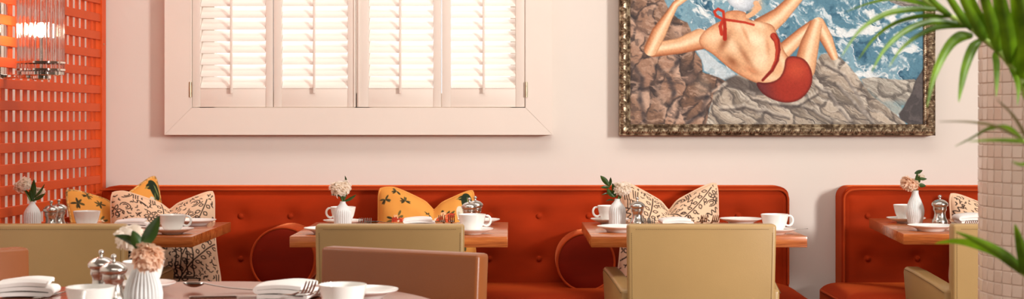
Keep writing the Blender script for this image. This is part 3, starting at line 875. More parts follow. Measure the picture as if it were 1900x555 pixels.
# ================================================================ banquettes
BY = 5.90                          # face of the backrests
SEATF = 5.485                      # front edge of the seats
SH = .488                          # seat height
BT = CAMH - (346 - VY) / FPX * BY  # top of the backrests
def banquette(label, X0, X1, buttons, left_round, right_round, seat_x0, seat_x1, wavy=0.0):
    t = thing('banquette', label, 'banquette', ((X0 + X1) / 2, 5.75, 0), group='rust velvet banquettes')
    ox, oy = (X0 + X1) / 2, 5.75
    # backrest body
    b = MB()
    z0 = SH - .06
    rr = .045
    pts = []
    def corner(cx, cz, a0, a1):
        for i in range(7):
            a = a0 + (a1 - a0) * i / 6
            pts.append((cx + rr * math.cos(a), cz + rr * math.sin(a)))
    pts.append((X0, z0)); pts.append((X1, z0))
    corner(X1 - rr, BT - rr, 0, math.pi / 2)
    corner(X0 + rr, BT - rr, math.pi / 2, math.pi)
    n = len(pts)
    layers = [(BY + .030, 0.0), (BY + .014, .0), (BY + .005, -.004), (BY, -.013)]
    vs = []
    def inset(p, d):
        cx, cz = (X0 + X1) / 2, (z0 + BT) / 2
        x = min(max(p[0], X0 - d), X1 + d) if d < 0 else p[0]
        z = min(p[1], BT + d) if d < 0 else p[1]
        return (x, z)
    for (yy, d) in [(WY - .004, 0.0)] + layers:
        for p in pts:
            x, z = inset(p, d); vs.append((x - ox, yy - oy, z))
    L_ = len(layers) + 1
    fs = []
    for l in range(L_ - 1):
        for i in range(n):
            j = (i + 1) % n
            fs.append((l * n + i, l * n + j, (l + 1) * n + j, (l + 1) * n + i))
    fs.append(tuple(range(n))); fs.append(tuple((L_ - 1) * n + i for i in range(n)))
    b.add(vs, fs)
    # tufted pad, proud of the body and dimpled at the buttons
    nu, nv = int((X1 - X0) / .012), 36
    def pad(u, v):
        x = X0 + .02 + (X1 - X0 - .04) * u; z = z0 + .01 + (BT - .03 - z0 - .01) * v
        e = min(u * (X1 - X0), (1 - u) * (X1 - X0), (1 - v) * (BT - z0))
        d = .016 * (1 - math.exp(-e / .02)) - .003
        for (bx_, bz_) in buttons:
            q = ((x - bx_) ** 2 + (z - bz_) ** 2)
            if q < .01: d -= .012 * math.exp(-q / .0009) + .004 * math.exp(-q / .004)
        return (x - ox, BY - d - oy, z)
    b.grid(pad, nu, nv)
    bo = b.obj('backrest', M['velvet'], t, angle=50)
    for (bx_, bz_) in buttons:
        MB().lathe([(0, .006), (.006, .0055), (.0095, .003), (.0105, 0), (.0095, -.004)], 16, Matrix.Translation((bx_ - ox, BY - .002 - oy, bz_)) @ Matrix.Rotation(math.pi / 2, 4, 'X')).obj('button', M['velvet'], bo)
    # piping round the face
    r2 = rr - .006
    path = [(X0 + .006, z0 + .05)] if left_round else []
    def arc(cx, cz, a0, a1): return [(cx + r2 * math.cos(a0 + (a1 - a0) * i / 8), cz + r2 * math.sin(a0 + (a1 - a0) * i / 8)) for i in range(9)]
    zt_ = BT - .013
    if left_round: path += arc(X0 + .006 + r2, zt_ - r2, math.pi, math.pi / 2)
    else: path += [(X0, zt_)]
    nn = 60
    xs0, xs1 = path[-1][0], (X1 - .006 - r2 if right_round else X1)
    for i in range(1, nn):
        x = xs0 + (xs1 - xs0) * i / nn
        path.append((x, zt_ + wavy * (math.sin(x * 9.0 + 1.0) + .5 * math.sin(x * 23))))
    if right_round: path += arc(X1 - .006 - r2, zt_ - r2, math.pi / 2, 0) + [(X1 - .006, z0 + .05)]
    else: path += [(X1, zt_)]
    MB().tube([(p[0] - ox, BY - .006 - oy, p[1]) for p in path], .0042, 8).obj('piping', M['velvet_side'], bo)
    # seat cushion: crowned slab
    s = MB()
    W2 = (seat_x1 - seat_x0)
    def top(u, v):
        x = seat_x0 + W2 * u; y = SEATF + (BY + .02 - SEATF) * v
        e = min(min(u, 1 - u) * W2, v * .43)
        z = SH - .030 * math.exp(-e / .025) + .006 * math.sin(math.pi * v) - .004
        return (x - ox, y - oy, z)
    s.grid(top, 90, 20)
    zf = SH - .034
    s.box2((seat_x0 - ox, SEATF - oy, zf - .10), (seat_x1 - ox, BY + .02 - oy, zf - .001))
    so = s.obj('seat_cushion', M['velvet'], t, angle=50)
    pp = [(seat_x0 - ox, BY - oy, zf), (seat_x0 - ox, SEATF + .02 - oy, zf), (seat_x0 + .006 - ox, SEATF + .006 - oy, zf), (seat_x0 + .02 - ox, SEATF - oy, zf)]
    pp += [(seat_x0 + W2 * i / 20 - ox, SEATF - oy, zf) for i in range(1, 20)]
    pp += [(seat_x1 - .02 - ox, SEATF - oy, zf), (seat_x1 - .006 - ox, SEATF + .006 - oy, zf), (seat_x1 - ox, SEATF + .02 - oy, zf), (seat_x1 - ox, BY - oy, zf)]
    MB().tube(pp, .0045, 8).obj('piping', M['velvet_side'], so)
    MB().box2((seat_x0 + .02 - ox, SEATF + .03 - oy, .08), (seat_x1 - .02 - ox, WY - .01 - oy, zf - .10)).obj('base', M['velvet'], t, bevel=.008, seg=2)
    MB().box2((seat_x0 + .05 - ox, SEATF + .07 - oy, 0), (seat_x1 - .05 - ox, WY - .03 - oy, .08)).obj('plinth', M['leg'], t, smooth=False)
    return t
sB = FPX / BY
bz1, bz2 = CAMH - (401 - VY) / sB, CAMH - (480 - VY) / sB
b1x = [(447 + 92.2 * k - VX) / sB for k in range(-2, 11)]
B1X0, B1X1 = XP(186, BY), XP(1465, BY)
banquette('long rust velvet banquette with buttoned back below window and painting', B1X0, B1X1,
          [(x, z_) for x in b1x for z_ in (bz1, bz2)], False, True, B1X0, XP(1507.5, SEATF))
b2x = [(1610 + 92.2 * k - VX) / sB for k in range(0, 6)]
B2X0 = XP(1563, BY)
banquette('rust velvet banquette behind the tiled column, second at the right', B2X0, 2.55,
          [(x, z_) for x in b2x for z_ in (bz1, bz2)], True, False, XP(1566, SEATF), 2.55, wavy=.0016)

def bolster(label, x, y, Yf, Yb, r):
    p = PX(x, y, Yf)
    p.z = SH + r - .012
    t = thing('bolster', label, 'bolster', (p.x, Yf, p.z - r), group='round velvet bolsters')
    T = Matrix.Translation((0, Yb - Yf, r)) @ Matrix.Rotation(math.pi / 2, 4, 'X')
    L_ = Yb - Yf
    body = MB().lathe([(0, 0), (r * .8, .002), (r * .97, .012), (r, .03), (r * 1.01, L_ / 2), (r, L_ - .012), (r * .97, L_)], 56, T).obj('cushion_body', M['velvet_side'], t)  # paler piping velvet here puts light into the body colour
    MB().lathe([(r * .97, L_ - .001), (r * .93, L_ + .004), (r * .6, L_ + .012), (0, L_ + .014)], 56, T).obj('end_panel', M['velvet_shaded'], t)
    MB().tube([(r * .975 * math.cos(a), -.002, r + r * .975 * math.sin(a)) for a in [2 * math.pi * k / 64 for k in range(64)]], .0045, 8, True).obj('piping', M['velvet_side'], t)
    # button in the centre of the underside seam
    return t
bolster('round rust velvet bolster on the banquette left of the olive chair below the window', 525, 490, 5.64, 5.885, .123)
bolster('round rust velvet bolster on the banquette beneath the left edge of the table under painting', 1087, 478, 5.66, 5.885, .111)

# ================================================================ printed scatter cushions
def draw(img, pts, wd, col_, closed=False):
    H_, W_ = img.shape[:2]
    P = list(pts) + ([pts[0]] if closed else [])
    for a, b in zip(P[:-1], P[1:]):
        xa, xb = sorted((a[0], b[0])); ya, yb = sorted((a[1], b[1]))
        i0, i1 = max(0, int(xa - wd - 2)), min(W_, int(xb + wd + 3)); j0, j1 = max(0, int(ya - wd - 2)), min(H_, int(yb + wd + 3))
        if i1 <= i0 or j1 <= j0: continue
        gx, gy = np.meshgrid(np.arange(i0, i1), np.arange(j0, j1))
        d, _ = seg_d(gx, gy, a, b)
        k = np.clip(wd / 2 + .6 - d, 0, 1)[..., None]
        img[j0:j1, i0:i1] = img[j0:j1, i0:i1] * (1 - k) + np.array(col_, float) * k
def blob(img, x, y, rx, ry, ang, col_, soft=1.0, wob=0.0, seed=0):
    H_, W_ = img.shape[:2]; R_ = max(rx, ry) * 1.4 + 3
    i0, i1 = max(0, int(x - R_)), min(W_, int(x + R_)); j0, j1 = max(0, int(y - R_)), min(H_, int(y + R_))
    if i1 <= i0 or j1 <= j0: return
    gx, gy = np.meshgrid(np.arange(i0, i1), np.arange(j0, j1))
    ca, sa = math.cos(ang), math.sin(ang)
    X = ((gx - x) * ca + (gy - y) * sa); Y = (-(gx - x) * sa + (gy - y) * ca)
    th = np.arctan2(Y, X)
    d = np.hypot(X / rx, Y / ry) - 1 - wob * np.sin(th * 5 + seed)
    k = np.clip(.5 - d * min(rx, ry) / soft, 0, 1)[..., None]
    img[j0:j1, i0:i1] = img[j0:j1, i0:i1] * (1 - k) + np.array(col_, float) * k
def leaf_outline(x, y, l, wd, ang):
    ca, sa = math.cos(ang), math.sin(ang); P = []
    for i in range(7):
        t = i / 6; P.append((l * t, wd * math.sin(math.pi * t)))
    for i in range(5, 0, -1):
        t = i / 6; P.append((l * t, -wd * math.sin(math.pi * t)))
    return [(x + a * ca - b * sa, y + a * sa + b * ca) for a, b in P]
INK = (44, 26, 20)
def doodle_print(seed, size=236):
    r = random.Random(seed)
    img = np.zeros((size, size, 3)) + np.array((238, 200, 166.))
    occ = []
    def free(x, y, d):
        return all((x - a) ** 2 + (y - b) ** 2 > (d + q) ** 2 for a, b, q in occ)
    # vines with outlined leaves
    for k, (x, y, a) in enumerate([(size * .12, size * .62, -1.4), (size * .42, size * .04, 1.1), (size * .95, size * .1, 2.2), (size * .62, size * .95, -1.0), (size * .3, size * .5, .5)]):
        x += r.uniform(-15, 15); y += r.uniform(-15, 15); a += r.uniform(-.4, .4)
        bend = r.uniform(-.06, .06); pts = []
        for i in range(r.randint(18, 28)):
            pts.append((x, y)); x += 6 * math.cos(a); y += 6 * math.sin(a); a += bend + r.uniform(-.06, .06)
            if i % 3 == 1:
                for s_ in (-1, 1):
                    la = a + s_ * 1.05
                    bx_, by_ = x + 5 * math.cos(la), y + 5 * math.sin(la)
                    draw(img, leaf_outline(bx_, by_, r.uniform(10, 13), r.uniform(3.2, 4.2), la), 1.5, INK, True)
                    occ.append((bx_ + 6 * math.cos(la), by_ + 6 * math.sin(la), 7))
            occ.append((x, y, 4))
        draw(img, pts, 2.2, INK)
    for k in range(1500):
        x, y = r.uniform(4, size - 4), r.uniform(4, size - 4); kind = r.random()
        if kind < .10 and free(x, y, 9):
            for m_ in range(6):
                a = 2 * math.pi * m_ / 6 + r.uniform(-.2, .2)
                draw(img, leaf_outline(x + 4 * math.cos(a), y + 4 * math.sin(a), 12, 3.6, a), 1.5, INK, True)
            occ.append((x, y, 15))
        elif kind < .22 and free(x, y, 10):
            a = r.uniform(0, 6.3); pts = []
            for i in range(16):
                pts.append((x + (i - 8) * 2.2 * math.cos(a) - 5 * math.sin(i * 1.1) * math.sin(a), y + (i - 8) * 2.2 * math.sin(a) + 5 * math.sin(i * 1.1) * math.cos(a)))
            draw(img, pts, 1.9, INK); occ.append((x, y, 12))
        elif kind < .36 and free(x, y, 9):
            a = r.uniform(0, 6.3)
            for q in (1, .5):
                draw(img, [(x + q * 12 * math.cos(t + a), y + q * 8 * math.sin(t + a * .3)) for t in [i * .5 for i in range(r.randint(8, 12))]], 1.7, INK)
            occ.append((x, y, 11))
        elif kind < .46 and free(x, y, 9):
            a = r.uniform(-2, -1); 
            for q in range(3):
                ox_ = (q - 1) * 5
                draw(img, [(x + ox_, y + 10), (x + ox_ + 4 * math.cos(a), y), (x + ox_ + 9 * math.cos(a) + q, y - 11)], 1.8, INK)
            occ.append((x, y, 11))
        elif kind > .5 and free(x, y, 2.6):
            a = r.uniform(0, 6.3); l = r.uniform(3, 6)
            draw(img, [(x, y), (x + l * math.cos(a), y + l * math.sin(a)), (x + l * 1.6 * math.cos(a + .5), y + l * 1.6 * math.sin(a + .5))], r.choice([1.5, 2.0]), INK); occ.append((x, y, 4))
    return img
def figure_lines(img, x, y, s):
    # robed feet standing on a plinth, drawn in ink
    for dx in (0, 14, 30, 46):
        draw(img, [(x + dx * s, y), (x + (dx + 3) * s, y + 30 * s), (x + (dx - 2) * s, y + 62 * s), (x + (dx + 2) * s, y + 84 * s)], 2.2, INK)
    for dx in (0, 32):
        draw(img, [(x + dx * s, y + 84 * s), (x + (dx - 12) * s, y + 94 * s), (x + (dx + 14) * s, y + 94 * s), (x + (dx + 16) * s, y + 82 * s)], 2.2, INK)
    draw(img, [(x - 16 * s, y + 98 * s), (x + 62 * s, y + 98 * s), (x + 58 * s, y + 110 * s), (x - 12 * s, y + 110 * s)], 2.2, INK, True)
def floral_print(seed, bird=True, size=320):
    r = random.Random(seed)
    img = np.zeros((size, size, 3)) + np.array((230, 156, 70.))
    def sprig(x, y, s):
        for k in range(7):
            a = r.uniform(0, 6.3); blob(img, x + 7 * s * math.cos(a), y + 6 * s * math.sin(a), 6 * s, 2.1 * s, a, r.choice([(70, 62, 34), (92, 78, 40), (58, 50, 30)]))
    def posy(x, y, s):
        for k in range(12):
            a = r.uniform(0, 6.3); d = r.uniform(14, 30) * s
            blob(img, x + d * math.cos(a), y + d * math.sin(a) * .8, 9 * s, 3.2 * s, a, r.choice([(62, 58, 32), (86, 80, 42), (106, 92, 50)]))
        for k in range(11):
            a = r.uniform(0, 6.3); d = r.uniform(0, 20) * s; X, Y = x + d * math.cos(a), y + d * math.sin(a) * .8
            c_ = r.choice([(196, 74, 40), (214, 98, 56), (232, 176, 130), (240, 204, 168), (178, 58, 34)])
            blob(img, X, Y, 8 * s, 7 * s, a, c_, wob=.18, seed=k)
            blob(img, X, Y, 4.6 * s, 4 * s, a, tuple(min(255, v * 1.16) for v in c_), wob=.2, seed=k + 2)
            blob(img, X, Y, 1.8 * s, 1.6 * s, a, (150, 60, 34))
    posy(222, 92, 1.5); posy(62, 112, 1.15); posy(150, 190, 1.2); posy(240, 262, 1.2); posy(120, 290, 1.1)
    sprig(24, 44, 1.5); sprig(92, 40, 1.4); sprig(150, 240, 1.4); sprig(40, 140, 1.2); sprig(290, 200, 1.3); sprig(60, 12, 1.3); sprig(170, 60, 1.0)
    if bird:
        # dark crested bird with a pale breast near the upper right corner
        blob(img, 283, 96, 15, 44, -.32, (226, 214, 190)); blob(img, 280, 108, 7, 34, -.32, (196, 186, 162)); blob(img, 290, 84, 4, 26, -.3, (170, 160, 130))
        blob(img, 296, 40, 17, 36, -.2, (36, 48, 26)); blob(img, 284, 22, 17, 11, .3, (30, 42, 24)); blob(img, 302, 46, 3, 22, -.2, (120, 128, 70)); blob(img, 290, 60, 3, 12, .2, (92, 104, 50))
        blob(img, 270, 20, 9, 3, .1, (150, 128, 60))
    return img
M['print_linen'] = printed('printed_linen', .85, .12, 700)
M['peach_piping'] = plain('peach_piping', srgb(236, 198, 166), .8)
M['ochre_piping'] = plain('ochre_piping', srgb(226, 152, 70), .8)
M['ochre_piping_dark'] = plain('flecked_piping', srgb(206, 150, 84), .8, var=.75, scale=90)

def cushion(label, img, piping, loc, rot, w_, h_, thick, dent, el=0.0, er=0.0, dx=0.0, group='printed scatter cushions', N_=250):
    """loc: middle of the bottom edge; local x right, z up, -y to the viewer"""
    t = thing('scatter_cushion', label, 'cushion', loc, 0, group)
    t.rotation_euler = rot
    def shape(u, v, side):
        u0, v0 = u, v
        u, v = u * (1 - .05 * np.abs(v) ** 9), v * (1 - .05 * np.abs(u) ** 9)
        x = w_ / 2 * u * (1 - .075 * (1 - v * v)) * (1.0 - .06 * v)
        z = h_ / 2 * (1 + v * (1 - .055 * (1 - u * u)))
        k = np.clip((v + .35) / 1.35, 0, 1) ** 1.8
        ud = u - dx
        V = np.clip(1 - np.abs(ud) / (1.0 + dx * np.sign(ud)), 0, 1)
        z = z - dent * k * (V ** 1.25 * .8 + .2 * np.exp(-(ud / .12) ** 2))
        z = z + k * (el * np.clip(-u, 0, 1) ** 2 + er * np.clip(u, 0, 1) ** 2)
        prof_ = np.clip((1 - np.abs(u0) ** 3.2) * (1 - np.abs(v0) ** 3.2), 0, 1) ** .58
        th = thick / 2 * prof_ * (1 - .55 * k * np.exp(-(ud / .32) ** 2))
        wr = .004 * np.sin(ud * 16 + 3 * v) * np.exp(-(ud / .5) ** 2) * k * prof_ + .0025 * np.sin(7 * u + 9 * v) * prof_
        return x, side * th + (wr if side < 0 else 0), z
    for side, n in ((-1, N_), (1, 40)):
        u, v = np.meshgrid(np.linspace(-1, 1, n), np.linspace(1, -1, n))
        x, y, z = shape(u, v, side)
        ii = np.clip(((u + 1) / 2 * (img.shape[1] - 1)).round().astype(int), 0, img.shape[1] - 1)
        jj = np.clip(((1 - v) / 2 * (img.shape[0] - 1)).round().astype(int), 0, img.shape[0] - 1)
        if side < 0:
            # bilinear lookup keeps the ink lines smooth
            fu = (u + 1) / 2 * (img.shape[1] - 1); fv = (1 - v) / 2 * (img.shape[0] - 1)
            i0 = np.clip(np.floor(fu).astype(int), 0, img.shape[1] - 2); j0 = np.clip(np.floor(fv).astype(int), 0, img.shape[0] - 2)
            a = (fu - i0)[..., None]; b = (fv - j0)[..., None]
            rgb = (img[j0, i0] * (1 - a) + img[j0, i0 + 1] * a) * (1 - b) + (img[j0 + 1, i0] * (1 - a) + img[j0 + 1, i0 + 1] * a) * b
        else: rgb = img[jj, ii]
        o = link('cover_front' if side < 0 else 'cover_back', color_grid('cover', np.stack([x, y, z], -1), rgb, M['print_linen'], flip=side > 0), t)
    pts = []
    m_ = 50
    for (f) in (lambda s: (-1 + 2 * s, 1), lambda s: (1, 1 - 2 * s), lambda s: (1 - 2 * s, -1), lambda s: (-1, -1 + 2 * s)):
        for i in range(m_):
            u, v = f(i / m_)
            x, y, z = shape(np.array(float(u)), np.array(float(v)), -1)
            pts.append((float(x), 0, float(z)))
    MB().tube(pts, .0048, 8, True).obj('piping', piping, t)
    return t

lean = math.radians(-12)
def cpos(x, Y): return (XP(x, Y), Y, SH + .004)
ink1 = doodle_print(5); figure_lines(ink1, 142, 136, .8)
cushion('ochre floral cushion with a bird print, standing behind the peach cushion by the lattice', floral_print(3), M['ochre_piping_dark'],
        (-1.438, 5.655, SH + .008), (lean, math.radians(-4), math.radians(50)), .445, .402, .08, .085, el=.0, er=.015)
cushion('peach cushion with black ink drawings beside the lattice screen', ink1, M['peach_piping'],
        (XP(305, 5.56), 5.55, SH + .002), (lean * 1.1, 0, math.radians(15)), .408, .382, .14, .068, dx=.12, er=.01)
cushion('ochre floral cushion with a bird print on the banquette below the window', floral_print(8), M['ochre_piping'],
        (XP(789, 5.74), 5.74, SH + .002), (lean, 0, 0), .400, .385, .14, .085, dx=.16, el=0, er=.008)
cushion('peach cushion with black ink drawings on the banquette below the painting', doodle_print(17), M['peach_piping'],
        (XP(1246, 5.74), 5.74, SH + .002), (lean, 0, 0), .405, .405, .14, .105, dx=-.02, el=.01, er=0)
cushion('peach cushion with black ink drawings beside the tiled column', doodle_print(29), M['peach_piping'],
        (XP(1868, 5.74), 5.74, SH + .002), (lean, 0, 0), .43, .365, .14, .09)
# ================================================================ tables
TZ = .75
def square_table(label, x0, x1, y0, y1, rz=0.0, pivot=None):
    w_, d_ = x1 - x0, y1 - y0
    c0 = Vector(((x0 + x1) / 2, (y0 + y1) / 2, 0))
    if rz:
        pv = Vector((pivot[0], pivot[1], 0)); c0 = pv + Matrix.Rotation(rz, 3, 'Z') @ (c0 - pv)
    t = thing('dining_table', label, 'table', c0, rz, 'square wooden tables along the banquettes')
    MB().box2((-w_ / 2, -d_ / 2, TZ - .036), (w_ / 2, d_ / 2, TZ)).obj('tabletop', M['table'], t, bevel=.0022, seg=2)
    MB().lathe([(0, .03), (.035, .03), (.035, TZ - .05), (0, TZ - .05)], 24).obj('pedestal', M['dark_metal'], t)
    MB().box2((-.17, -.17, TZ - .05), (.17, .17, TZ - .036)).obj('support_plate', M['dark_metal'], t, smooth=False)
    MB().lathe([(0, 0), (.21, 0), (.21, .012), (.06, .03), (0, .03)], 40).obj('foot', M['dark_metal'], t, angle=25)
    return t
TF, TB = 4.83, 5.495
square_table('square wooden table beside the coral lattice screen', -1.635, XP(356.5, TF), TF, TB)
square_table('square wooden table standing below the shuttered window', XP(537, TF), XP(942, TF), TF, TB)
square_table('square wooden table standing below the left half of the painting', XP(1097, TF), XP(1498, TF), TF, TB)
square_table('square wooden table partly hidden behind the tiled column', XP(1676, 4.94), XP(1676, 4.94) + .7, 4.94, 5.71, math.radians(-5.2), (XP(1676, 4.94), 4.94))
RTX, RTY, RTR = -.68, 2.95, .55
rt = thing('round_table', 'round polished walnut table in the foreground', 'table', (RTX, RTY, 0))
MB().lathe([(0, TZ - .035), (RTR - .006, TZ - .035), (RTR, TZ - .030), (RTR, TZ - .004), (RTR - .004, TZ), (0, TZ)], 128).obj('tabletop', M['round_table'], rt, angle=30)
MB().lathe([(0, .03), (.04, .03), (.04, TZ - .035), (0, TZ - .035)], 24).obj('pedestal', M['dark_metal'], rt)
MB().lathe([(0, 0), (.28, 0), (.28, .012), (.07, .03), (0, .03)], 40).obj('foot', M['dark_metal'], rt, angle=25)

# ================================================================ chairs
def chair(mat):
    t = thing('armchair', 'leather armchair', 'chair', group='leather armchairs')
    b = MB()
    wt, wb, th = .458, .44, .055
    # rear face lies at y = -.255; leans back slightly toward the top
    vs = []
    for z_, w_, yb in ((.24, wb, -.225), (.50, .45, -.240), (.805, wt, -.255)):
        vs += [(-w_ / 2, yb, z_), (w_ / 2, yb, z_), (w_ / 2, yb + th, z_), (-w_ / 2, yb + th, z_)]
    fs = [(3, 2, 1, 0), (8, 9, 10, 11)]
    for l in range(2):
        for i in range(4): fs.append((l * 4 + i, l * 4 + (i + 1) % 4, (l + 1) * 4 + (i + 1) % 4, (l + 1) * 4 + i))
    b.add(vs, fs)
    bo = b.obj('backrest', mat, t, bevel=.010, seg=3, angle=60)
    # stitched seam just inside the edge of the rear face
    s = MB()
    def dash(p, q):
        p, q = Vector(p), Vector(q); n = int((q - p).length / .0062); d = (q - p).normalized()
        for i in range(n):
            m = p + (q - p) * ((i + .5) / n)
            s.tube([m - d * .0021, m + d * .0021], .0007, 5)
    def rear(x, z_): return (x, -.255 + (.805 - z_) * .049 - .0004, z_)
    dash(rear(-.205, .790), rear(.205, .790)); dash(rear(.2165, .78), rear(.212, .45)); dash(rear(-.2165, .78), rear(-.212, .45))
    so = s.obj('stitching', M['stitch'], bo); so['kind'] = 'stuff'
    # welt along the top edge
    for sd in (-1, 1):
        a = MB()
        poly = [(-.215, .60), (-.10, .612), (.10, .628), (.195, .632), (.213, .615), (.185, .42), (.16, .30), (-.215, .30)]
        n = len(poly); vs = []
        for off in (0, 1):
            for (yy, zz) in poly:
                fl = .030 * (yy + .215) / .41
                vs.append((sd * (.195 + fl + off * .052 - (0.012 * (.632 - zz) / .33)), yy, zz))
        fs = [tuple(range(n)), tuple(range(2 * n - 1, n - 1, -1))] + [(i, n + i, n + (i + 1) % n, (i + 1) % n) for i in range(n)]
        a.add(vs, fs)
        ao = a.obj('armrest', mat, t, bevel=.011, seg=3, angle=60)
        sm = MB()
        sm.tube([(sd * (.247 + .030 * (yy + .215) / .41), yy, zz - .010) for yy, zz in poly[:4]], .0012, 6)
        sm.obj('seam', M['stitch'], ao)
    MB().box2((-.215, -.20, .30), (.215, .20, .40)).obj('seat_frame', mat, t, bevel=.01, seg=2)
    MB().box2((-.195, -.19, .39), (.195, .215, .465)).obj('seat_cushion', mat, t, bevel=.022, seg=3)
    for sx_ in (-1, 1):
        for sy_ in (-1, 1):
            MB().add([(sx_ * (.19 + a * .02), sy_ * (.17 + b_ * .02), .30) for a, b_ in ((-1, -1), (1, -1), (1, 1), (-1, 1))] + [(sx_ * (.195 + a * .013), sy_ * (.18 + b_ * .013), 0) for a, b_ in ((-1, -1), (1, -1), (1, 1), (-1, 1))],
                     [(0, 1, 2, 3), (7, 6, 5, 4), (0, 4, 5, 1), (1, 5, 6, 2), (2, 6, 7, 3), (3, 7, 4, 0)]).obj('leg', M['leg'], t, smooth=False)
    return t
CYB = 4.60                       # depth of the chair backs' rear face
proto = chair(M['olive'])
def put_chair(o, label, x, y, rz):
    o.location = (x, y, 0); o.rotation_euler = (0, 0, rz); o['label'] = label
put_chair(proto, 'olive leather armchair seen from behind at the table by the lattice screen', XP(232, CYB) - .229, CYB + .25, 0)
c2 = copy_tree(proto); put_chair(c2, 'olive leather armchair seen from behind at the table below the window', XP(723, CYB), CYB + .25, 0)
c3 = copy_tree(proto); put_chair(c3, 'olive leather armchair seen from behind below the painting', XP(1302.5, CYB), CYB + .25, 0)
c4 = copy_tree(proto); put_chair(c4, 'olive leather armchair half hidden by the tiled column', XP(1774, CYB) + .229, CYB + .25, math.radians(-2))
f1 = chair(M['brown']); f1['group'] = 'brown chairs at the round table'
put_chair(f1, 'brown leather chair at the far right of the round foreground table', -.262, 3.69 - .255 * math.cos(.49), math.pi - math.radians(28))
d_ = Vector((math.sin(math.radians(28)), -0, 0))
def chair_at(o, bx_, by_, face):
    """back's rear-face top centre at (bx_, by_), facing along angle face"""
    rz = face - math.pi / 2
    off = Matrix.Rotation(rz, 3, 'Z') @ Vector((0, -.23, 0))
    o.location = (bx_ - off.x, by_ - off.y, 0); o.rotation_euler = (0, 0, rz)
chair_at(f1, -.268, 3.71, math.atan2(-math.cos(math.radians(28)), -math.sin(math.radians(28))))
f2 = copy_tree(f1); f2['label'] = 'brown leather chair cut by the left edge of the photograph'
chair_at(f2, -1.385, 3.62, math.atan2(-.65, .77))

# ================================================================ tableware
def solid_lathe(outer, inner):
    return list(outer) + list(reversed(inner))
cup_prof = solid_lathe([(0, .002), (.019, .002), (.021, 0), (.023, .001), (.024, .004), (.031, .013), (.0385, .029), (.0428, .046), (.0455, .0600)], [(0, .008), (.018, .009), (.028, .016), (.0360, .031), (.0405, .047), (.0440, .0605)])
CUP = MB().lathe(cup_prof, 48).mesh('cup_bowl', M['china'], angle=60)
hp = []
for i in range(17):
    t_ = i / 16; a = math.radians(105 - 245 * t_)
    hp.append((.0455 + .0135 * math.cos(a) * (1.0) - .004 * t_ + .004, 0, .0365 + .0165 * math.sin(a) + .002))
HANDLE = MB().tube(hp, [.0032 + .0008 * math.sin(math.pi * i / 16) for i in range(17)], 10).mesh('handle', M['china'])
SAUCER = MB().lathe(solid_lathe([(0, .001), (.028, .001), (.030, 0), (.033, .001), (.036, .005), (.055, .010), (.0685, .0165), (.0705, .0185)], [(0, .0055), (.024, .0055), (.028, .0075), (.045, .0105), (.062, .0155), (.0705, .0195)]), 56).mesh('saucer', M['china'], angle=60)
PLATE = MB().lathe(solid_lathe([(0, .001), (.036, .001), (.040, 0), (.044, .001), (.047, .007), (.060, .0125), (.074, .0175), (.0765, .0195)], [(0, .0085), (.046, .009), (.056, .0125), (.070, .0175), (.0765, .0208)]), 56).mesh('side_plate', M['china'], angle=60)
def cup(label, x, Y, hz, spoon=None, saucer_label=None, s=1.0):
    X = XP(x, Y)
    sa = link('saucer', SAUCER, None, (X, Y, TZ)); tag(sa, saucer_label or label.replace('cup', 'saucer under the cup', 1), 'saucer', 'white saucers')
    t = thing('cup', label, 'cup', (X, Y, TZ + .0056), hz, 'white cups')
    t.scale = (s, s, s)
    link('bowl', CUP, t); link('handle', HANDLE, t)
    return t
def plate(label, x, Y):
    return tag(link('side_plate', PLATE, None, (XP(x, Y), Y, TZ)), label, 'plate', 'white side plates')

def flute(n, a, z0, z1):
    def f(th, z):
        k = max(0, min(1, (z - z0) / .008)) * max(0, min(1, (z1 - z) / .012))
        return 1 - a * k * (1 - abs(math.sin(n * th / 2)) ** .7)
    return f
def fine(prof, n=40):
    z0, z1 = prof[0][1], prof[-1][1]; out = []
    for i in range(n + 1):
        z = z0 + (z1 - z0) * i / n
        for (ra, za), (rb, zb_) in zip(prof[:-1], prof[1:]):
            if za <= z <= zb_ + 1e-9:
                t_ = (z - za) / (zb_ - za + 1e-12); t_ = t_
                out.append((ra + (rb - ra) * t_, z)); break
    # smooth
    for _ in range(2):
        out = [out[0]] + [((out[i - 1][0] + 2 * out[i][0] + out[i + 1][0]) / 4, out[i][1]) for i in range(1, len(out) - 1)] + [out[-1]]
    return out
VA = [(.027, 0), (.0300, .006), (.0305, .055), (.0285, .066), (.0215, .078), (.0125, .088), (.0092, .094), (.0095, .099)]
VB = [(.0215, 0), (.0255, .010), (.0318, .038), (.0325, .050), (.030, .066), (.0215, .088), (.0135, .105), (.0112, .115), (.0118, .123)]
def vase_mesh(prof, n, z1, amp=.10):
    o = fine(prof); top = o[-1]
    inner = [(top[0] - .0025, top[1]), (top[0] - .0025, top[1] - .03), (0, top[1] - .03)]
    return MB().lathe([(0, 0)] + o + inner, 168, None, flute(n, amp, .006, z1)).mesh('bud_vase', M['vase'], angle=75)
VASE_A = vase_mesh(VA, 24, .072, .11); VASE_B = vase_mesh(VB, 28, .100, .09)
def vase(label, x, Y, me, s=1.0, sz_=1.0):
    o = link('bud_vase', me, None, (XP(x, Y), Y, TZ)); o.scale = (s, s, sz_)
    return tag(o, label, 'vase', 'ribbed bud vases')

